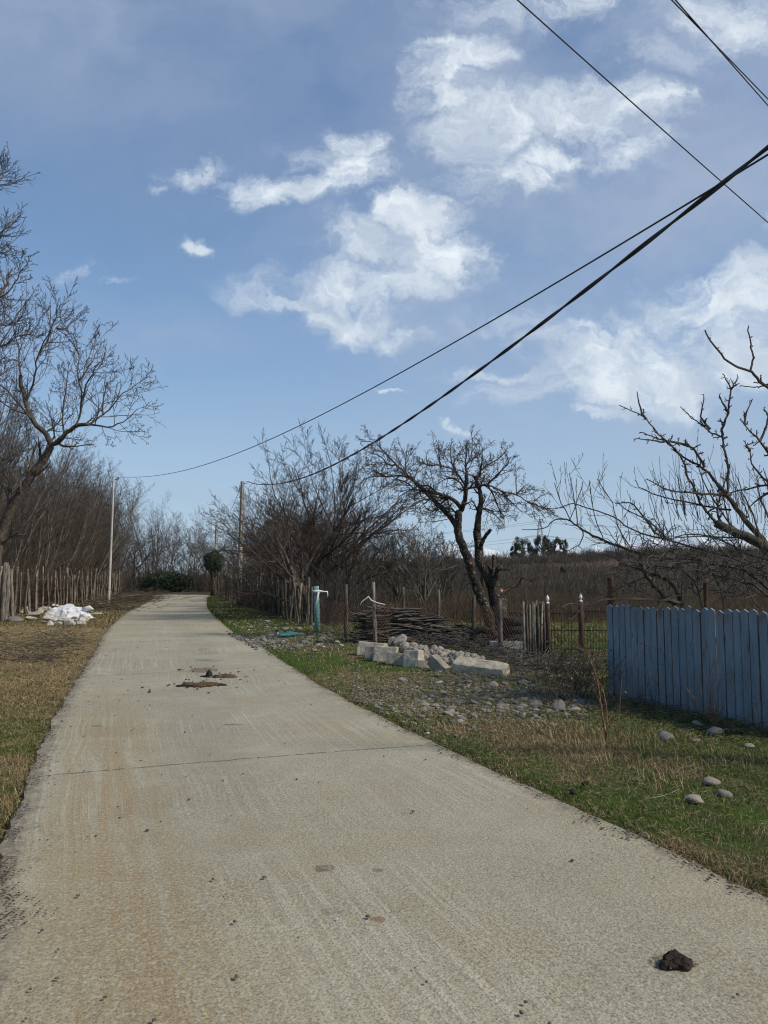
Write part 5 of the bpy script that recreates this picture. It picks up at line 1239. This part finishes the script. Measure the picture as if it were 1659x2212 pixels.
# ------------------------------------------------------------------ dung
dung = simple('dark dung', (.014, .009, .006), (.035, .022, .014), 40, .75, .8, .01, spec=.3); dungb = simple('dried brown dung', (.07, .042, .024), (.13, .085, .05), 40, .95, .8, .01)
def lump(name, c_, sx, sy, sz, seed, mat, parent, rings=0, sub=4, rot=0):
    me = rock_mesh(name, seed, True, sub)
    for v in me.vertices:
        x, y, z = v.co; q = Vector((x*6+seed, y*6, z*6)); n_ = mn.fractal(q*1.5, 1, 2, 4)*.06
        if rings: n_ += .035*math.sin(math.hypot(x-.1, y)*rings)*(z > 0)
        n_ += .35*mn.fractal(Vector((math.atan2(y, x)*1.3, seed, .5)), 1, 2, 4)
        v.co = Vector((x, y, max(-.1, z)))*(1+n_)
        x, y, z = v.co; v.co = Vector(((x*math.cos(rot)-y*math.sin(rot))*sx+c_[0], (x*math.sin(rot)+y*math.cos(rot))*sx*sy/sx+c_[1], z*sz+c_[2]))
    return link(name, me, mat, parent)
p = G(1465, 2094); t = thing('dung_pat', p, 'glossy black coiled dung pat on the near right part of the road', 'dung')
lump('coil', (p[0]+.028, p[1]+.03, .008), .085, .08, .055, 5, dung, t, 60, 5); lump('coil', (p[0]-.028, p[1]+.022, .006), .075, .07, .045, 9, dung, t, 0, 4); lump('coil', (p[0]+.0, p[1]+.055, .02), .09, .045, .06, 12, dung, t, 50, 5, -.5)
p = G(430, 1482); t = thing('dung_pat', p, 'flat brown dung pat with dark ends, nearer one on the middle road', 'dung')
lump('mound', (p[0], p[1], .004), .52, .30, .10, 14, dungb, t); lump('crust', (p[0]-.22, p[1]-.05, .004), .22, .08, .05, 15, dung, t); lump('crust', (p[0]+.28, p[1]+.05, .006), .26, .09, .06, 16, dung, t, rot=.1)
p = G(478, 1463); t = thing('dung_pat', p, 'brown dung pat with an upright dark lump, farther one on the middle road', 'dung')
lump('mound', (p[0]+.04, p[1], .004), .44, .26, .09, 17, dungb, t); lump('lump', (p[0]-.19, p[1], .035), .12, .12, .15, 18, dung, t); lump('crust', (p[0]-.08, p[1]-.02, .01), .16, .1, .06, 19, dung, t); 
p = G(440, 1462); t = thing('dung_crumb', p, 'small dark dung crumb left of the farther pat', 'dung'); lump('crumb', (p[0], p[1], .004), .10, .05, .04, 20, dung, t)
# small dark cones on the verge
for (u, v, lab) in ((1237, 1718, 'small black lump at the right road edge'), (1264, 1699, 'small dark lump in the grass above the road edge')):
    p = G(u, v); t = thing('dark_lump', p, lab, 'debris'); lump('lump', (p[0], p[1], .015), .05, .05, .05, int(u), dung, t)
# ------------------------------------------------------------------ grass
def blades(name, n, fn, hmin, hmax, wd, label, seed, gfun=green, mat=None, flatten=.6):
    rn = np.random.RandomState(seed); rg = random.Random(seed)
    XY = np.array([fn(rg) for _ in range(n)]); gg = np.array([gfun(float(x), float(y)) for x, y in XY]); z = np.array([max(hz(float(x), float(y)), -.05) for x, y in XY])
    isg = rn.rand(n) < gg*1.05
    h = rn.uniform(hmin, hmax, n)*np.where(isg, 1.0, 1.15); a = rn.rand(n)*6.283; tilt = np.where(isg, rn.uniform(.3, 1.25, n), rn.uniform(.7, 1.5, n)*flatten/.6); tilt = np.clip(tilt, 0, 1.42)
    far = np.maximum(1, XY[:, 1]/7.0); w_ = wd*far*rn.uniform(.6, 1.2, n)
    dx, dy = np.cos(a), np.sin(a); base = np.stack([XY[:, 0], XY[:, 1], z-.012], 1); side = np.stack([-dy, dx, np.zeros(n)], 1)*w_[:, None]
    t1 = tilt*.5; m1 = base+np.stack([dx*np.sin(t1), dy*np.sin(t1), np.cos(t1)], 1)*(h*.5)[:, None]; m2 = m1+np.stack([dx*np.sin(tilt), dy*np.sin(tilt), np.cos(tilt)], 1)*(h*.6)[:, None]
    Vv = np.stack([base-side, base+side, m1+side*.8, m1-side*.8, m2], 1).reshape(-1, 3); o = np.arange(n)[:, None]*5
    cg = np.array([[.04, .075, .014], [.085, .125, .028], [.14, .165, .05]]); cdv = np.array([[.20, .14, .06], [.34, .25, .12], [.10, .068, .034], [.42, .34, .20]])
    f_ = rn.rand(n, 1); c1 = cg[rn.randint(0, 3, n)]; c2 = cdv[rn.randint(0, 4, n)]; col = np.where(isg[:, None], c1, c2)*(.5+.85*f_)
    me = np_mesh(name, Vv, [o+np.array([0, 1, 2, 3]), o+np.array([3, 2, 4])]); at = me.attributes.new('bc', 'FLOAT_COLOR', 'POINT')
    at.data.foreach_set('color', np.repeat(np.concatenate([col, np.ones((n, 1))], 1), 5, axis=0).astype(np.float32).ravel())
    return tag(link(name, me, mat or gmat), label, 'grass', kind='stuff')
m, k, b = new_mat('grass blades'); k.put(b.inputs['Base Color'], k.attr('bc', 'Color')); b.inputs['Roughness'].default_value = .75; b.inputs['Specular IOR Level'].default_value = .15
gmat = m
def rightv(y0, y1, wmax, pw=1.0, off=.0):
    def f(g_):
        while 1:
            y = y0+(y1-y0)*g_.random()**pw; r_ = edge_x(y)[1]; x = r_+off+g_.random()*wmax
            if x < (y+.6)*.53: 
                if nz2(x, y, 2.2, 60) > -.35 or g_.random() < .35: return x, y
    return f
def leftv(y0, y1, wmax, pw=1.0):
    def f(g_):
        while 1:
            y = y0+(y1-y0)*g_.random()**pw; l_ = edge_x(y)[0]; x = l_-g_.random()*wmax+.02
            if x > -(y+.6)*.53:
                if nz2(x, y, 2.2, 60) > -.3 or g_.random() < .4: return x, y
    return f
blades('grass', 120000, rightv(3.3, 10.5, 5.2, 1.0), .022, .062, .0020, 'short green and straw coloured grass on the near right verge', 1)
blades('grass', 80000, rightv(10.5, 30, 9, 1.3), .03, .075, .0022, 'sparser grass among stones on the farther right verge', 2)
blades('grass', 35000, rightv(28, 66, 3.5), .05, .10, .003, 'green strip of grass below the right hedge', 3)
blades('grass', 70000, leftv(4.2, 13, 4.2), .02, .06, .0022, 'matted straw brown and green grass on the near left verge', 4)
blades('grass', 80000, leftv(13, 62, 7.5, 1.5), .03, .09, .0024, 'dry brown grass on the far left verge', 5)
def fieldf(g_):
    while 1:
        y = 19+g_.random()**1.4*32; x = g_.uniform(-2.5+(y-20)*-.12, .5*y)
        return x, y
blades('grass', 100000, fieldf, .05, .16, .0016, 'yellow green meadow grass of the field beyond the wire fence', 6, gfun=lambda x, y: .5+.4*nz2(x, y, .3))
# taller straw tussocks
def tus(cs, s_):
    def f(g_):
        u, v = cs[g_.randrange(len(cs))]; p = G(u, v); return p[0]+g_.gauss(0, s_), p[1]+g_.gauss(0, s_*1.5)
    return f
blades('tussocks', 3000, tus([(1290, 1625), (1330, 1640), (1380, 1620), (1440, 1600), (1480, 1650), (1250, 1590), (1210, 1570), (1170, 1580), (1410, 1680), (1340, 1600), (1590, 1650)], .16), .05, .14, .0022, 'straw coloured tussocks in the right verge', 7, gfun=lambda x, y: .06, flatten=.5)
# ------------------------------------------------------------------ twiggy debris
def debris(name, cs, n, s_, L, r, mat, label, seed, cat='brush', h=.15, stuff=False):
    rg = random.Random(seed); tb = Tubes(); c0 = G(*cs[0]); 
    t = thing(name, (c0[0], c0[1], 0), label, cat)
    for q in range(n):
        u, v = cs[rg.randrange(len(cs))]; p = G(u, v); x, y = p[0]+rg.gauss(0, s_), p[1]+rg.gauss(0, s_*1.3); z = max(hz(x, y), -.03)+abs(rg.gauss(0, h))
        l = rg.uniform(*L); a = rg.uniform(0, 6.28); d = unit((math.cos(a), math.sin(a), rg.gauss(.05, .3))); pts = [(x, y, z)]
        for i in range(4):
            pts.append(tuple(pts[-1][j]+d[j]*l/4 for j in range(3))); pts[-1] = (pts[-1][0], pts[-1][1], max(pts[-1][2], -.01)); d = unit((d[0]+rg.gauss(0, .3), d[1]+rg.gauss(0, .3), d[2]*.7+rg.gauss(0, .12)))
        tb.add(pts, [r, r*.9, r*.8, r*.65, r*.4], 3)
    link('twigs', tb.mesh('twigs'), mat, t)
debris('brush_heap', [(1070, 1420), (1110, 1430), (1150, 1440), (1190, 1450), (1130, 1452), (1220, 1455), (1090, 1405), (1040, 1405), (1200, 1430)], 800, .32, (.3, 1.0), .006, twig_grey, 'heap of thin dark cut twigs spread below the stick gate', 71, h=.05)
debris('brush_heap', [(960, 1398), (1000, 1402), (1050, 1400), (1080, 1408), (920, 1393)], 300, .25, (.4, 1.1), .008, twig_grey, 'grey cut branches lying between rubble heap and field fence', 72, h=.10)
debris('brush_heap', [(20, 1400), (60, 1410), (100, 1400), (140, 1395), (40, 1430), (90, 1425), (130, 1385), (110, 1375), (10, 1380)], 520, .36, (.2, .8), .006, twig_warm, 'spread of dead brown twigs on the left verge', 73, h=.07)
debris('leaf_litter', [(30, 1850), (50, 1820), (10, 1880), (40, 1860)], 160, .09, (.03, .10), .0016, post_dark, 'dark crumbs of stalk on the nearest part of the left road edge', 74, cat='litter', h=.008)
debris('leaf_litter', [(195, 1455), (170, 1500), (182, 1478), (158, 1522), (205, 1437)], 360, .12, (.03, .12), .002, post_dark, 'dark stalks and litter farther up the left road edge', 78, cat='litter', h=.012)
debris('brush_heap', [(250, 1305), (280, 1300), (300, 1297), (230, 1318), (320, 1293)], 900, 1.0, (.5, 1.6), .012, twig_warm, 'brown weeds around the foot of the metal pole', 75, h=.3)
debris('stalks', [(1420, 1545), (1480, 1560), (1540, 1568), (1360, 1530), (1600, 1590), (1300, 1550)], 260, .25, (.15, .6), .003, twig_dark, 'dark fallen stalks along the blue fence foot', 76, h=.03)
debris('stalks', [(900, 1500), (1000, 1490), (1150, 1500), (820, 1470), (1100, 1530), (1300, 1620), (1500, 1700)], 120, .5, (.15, .5), .003, post_wood, 'pale dry stalks scattered on the right verge', 77, h=.02)
# bramble bush at the fence end
rg = random.Random(81); p = G(1262, 1520); t = thing('bramble_bush', (p[0], p[1], 0), 'thin dark bramble bush with sparse green leaves left of the blue fence', 'shrub'); tb = Tubes(); lf = []
for q in range(170):
    u = rg.gauss(1250, 46); y = p[1]+rg.uniform(-.4, 1.9); x = P(u, 1300, y)[0]; L = rg.uniform(.4, 1.15); a = rg.uniform(0, 6.28); s_ = rg.uniform(.1, .8); d = unit((math.cos(a)*s_, math.sin(a)*s_, 1)); pts = [(x, y, -.03)]
    for i in range(6):
        pts.append(tuple(pts[-1][j]+d[j]*L/6 for j in range(3))); d = unit((d[0]+rg.gauss(0, .25), d[1]+rg.gauss(0, .25), d[2]-.12+rg.gauss(0, .1))); 
        if rg.random() < .55:
            e = side_dir(d, .9, rg.uniform(0, 6.28)); l2 = rg.uniform(.08, .3); q1 = tuple(pts[-1][j]+e[j]*l2 for j in range(3)); tb.add([pts[-1], q1], [.0022, .0012], 3)
            lf.append(q1)
    tb.add(pts, [.0045, .004, .0035, .003, .0026, .0022, .0015], 3)
link('stems', tb.mesh('stems'), twig_dark, t)
Vs = []
for c_ in lf:
    nrm_ = unit((rg.gauss(0, 1), rg.gauss(0, 1), rg.gauss(.5, 1))); u_ = np.array(side_dir(nrm_, 1.57, rg.uniform(0, 6.28))); v_ = np.cross(nrm_, u_); s_ = rg.uniform(.012, .026); c_ = np.array(c_); Vs += [c_-u_*s_, c_-v_*s_*.5, c_+u_*s_, c_+v_*s_*.5]
link('leaves', np_mesh('leaves', Vs, [np.arange(len(Vs)).reshape(-1, 4)]), leaf_small, t)
# reddish vine stem
rg = random.Random(82)
def weed(u, v, tips, r, lab, mat, Y=None, side=8):
    p = G(u, v); t = thing('dry_weed', p, lab, 'weed'); tb = Tubes()
    for px in tips:
        pts = [p]+[P(a, b_, p[1]+dz) for a, b_, dz in px]; f_ = [tuple(q) for q in cr(pts, 3)]; tb.add(f_, [r*(1-.8*i/(len(f_)-1)) for i in range(len(f_))], 4)
        for i in range(2, len(f_)-1):
            for _ in range(side//4):
                if rg.random() < .7:
                    d = unit(tuple(f_[i+1][j]-f_[i][j] for j in range(3))); e = side_dir(d, rg.uniform(.5, .9), rg.uniform(0, 6.28)); l = rg.uniform(.04, .16); tb.add([f_[i], tuple(f_[i][j]+e[j]*l+(.03 if j == 2 else 0)*l for j in range(3))], [r*.4, r*.15], 3)
    link('stems', tb.mesh('stems'), mat, t)
red_st = simple('reddish stem', (.12, .06, .035), (.24, .14, .08), 9, .8, 0)
weed(1310, 1600, [[(1300, 1540, 0), (1290, 1470, .1), (1270, 1420, .2), (1240, 1380, .3)], [(1312, 1560, 0), (1305, 1500, .2), (1282, 1450, .2)]], .010, 'reddish bent vine stem rising from the grass before the bramble', red_st)
weed(1335, 1620, [[(1337, 1560, 0), (1342, 1480, .1), (1345, 1440, .1)]], .005, 'single upright dry stalk at the left end of the blue fence', red_st)
weed(1545, 1575, [[(1535, 1530, 0), (1525, 1470, 0), (1513, 1440, 0)], [(1548, 1530, 0), (1555, 1470, 0), (1560, 1435, 0)], [(1540, 1540, 0), (1540, 1480, 0), (1536, 1425, 0)], [(1530, 1545, 0), (1500, 1510, 0), (1478, 1480, 0)], [(1555, 1540, 0), (1572, 1490, 0), (1585, 1450, 0)]], .006, 'branching brown weed before the middle of the blue fence', red_st)
weed(1412, 1545, [[(1408, 1510, 0), (1402, 1470, 0), (1395, 1430, 0)], [(1416, 1510, 0), (1422, 1470, 0)], [(1405, 1500, 0), (1385, 1450, 0)]], .005, 'thin dark weed before the left part of the blue fence', twig_dark)
weed(1640, 1580, [[(1638, 1540, 0), (1630, 1500, 0)], [(1645, 1540, 0), (1655, 1490, 0)]], .004, 'small dark weed at the right end of the blue fence', twig_dark)

# ------------------------------------------------------------------ matted dead grass lying on the verges
def straw(name, n, fn, L, r, mat, label, seed):
    rg = random.Random(seed); tb = Tubes()
    for q in range(n):
        x, y = fn(rg); z = max(hz(x, y), -.04)+rg.uniform(.004, .04); l = rg.uniform(*L)*max(1, y/9); a = rg.uniform(0, 6.28); d = unit((math.cos(a), math.sin(a), rg.uniform(-.1, .6))); pts = [(x, y, z)]; rr = r*max(1, y/7)
        for i in range(3):
            pts.append(tuple(pts[-1][j]+d[j]*l/3 for j in range(3))); d = unit((d[0]+rg.gauss(0, .4), d[1]+rg.gauss(0, .4), d[2]-.35+rg.gauss(0, .2)))
        tb.add(pts, [rr, rr, rr*.8, rr*.4], 3)
    return tag(link(name, tb.mesh(name), mat), label, 'dead grass', kind='stuff')
straw_m = simple('straw', (.20, .15, .075), (.42, .34, .20), 14, .9, 0, c3=(.10, .07, .035))
straw('dead_grass', 16000, rightv(3.3, 13, 5.2), (.03, .11), .0011, straw_m, 'curled dead grass lying over the near right verge', 91)
straw('dead_grass', 12000, leftv(4.2, 24, 5), (.03, .12), .0012, straw_m, 'curled dead grass lying over the left verge', 92)

def creep(side, y0, y1):
    def f(g_):
        while 1:
            y = y0+(y1-y0)*g_.random()**1.3; l_, r_ = edge_x(y); n_ = nz2(0 if side < 0 else 9, y, 1.4, 70)+.5*nz2(3, y, 4.5, side)
            if n_ < -.12: continue
            o = abs(g_.gauss(0, .05))*(1+2.2*max(0, n_))
            return (l_+o-.03, y) if side < 0 else (r_-o+.03, y)
    return f
blades('edge_grass', 9000, creep(1, 3.6, 24), .015, .05, .002, 'grass creeping over the right edge of the concrete', 101, gfun=lambda x, y: .6)
blades('edge_grass', 12000, creep(-1, 3.5, 40), .015, .05, .0022, 'dry grass creeping over the left edge of the concrete', 102, gfun=lambda x, y: .3)
soil_m = simple('crumbled soil', (.04, .03, .02), (.13, .10, .065), 40, .95, 0)
pebbles(4200, creep(-1, 3.5, 30), soil_m, 'soil_crumbs', 'crumbled soil spilling over the left edge of the concrete', 103, .006, .017, .5)
pebbles(1600, creep(1, 3.6, 22), soil_m, 'soil_crumbs', 'crumbled soil along the right edge of the concrete', 104, .008, .022, .5)
def dcr(g_):
    u, v = ((430, 1482), (478, 1463), (437, 1448))[g_.randrange(3)]; p = G(u, v); return p[0]+g_.gauss(0, .3), p[1]+g_.gauss(0, .3)
pebbles(70, dcr, dung, 'dung_crumbs', 'dark dung crumbs scattered round the two middle pats', 105, .015, .05, .5)

# ------------------------------------------------------------------ air
m = bpy.data.materials.new('air'); m.use_nodes = True; nt_ = m.node_tree; nt_.nodes.clear()
out_ = nt_.nodes.new('ShaderNodeOutputMaterial'); vol = nt_.nodes.new('ShaderNodeVolumePrincipled'); vol.inputs['Color'].default_value = (.72, .84, 1, 1); vol.inputs['Density'].default_value = 3.5e-5
nt_.links.new(vol.outputs[0], out_.inputs['Volume'])
x0, x1, y0, y1, z0, z1 = -9500., 9500., -300., 14000., -60., 1500.
hv = [(x0, y0, z0), (x1, y0, z0), (x1, y1, z0), (x0, y1, z0), (x0, y0, z1), (x1, y0, z1), (x1, y1, z1), (x0, y1, z1)]
tag(link('haze', np_mesh('haze', hv, [np.array([(0, 3, 2, 1), (4, 5, 6, 7), (0, 1, 5, 4), (1, 2, 6, 5), (2, 3, 7, 6), (3, 0, 4, 7)])]), m), 'thin blue haze in the air towards the mountains', 'haze', kind='stuff')
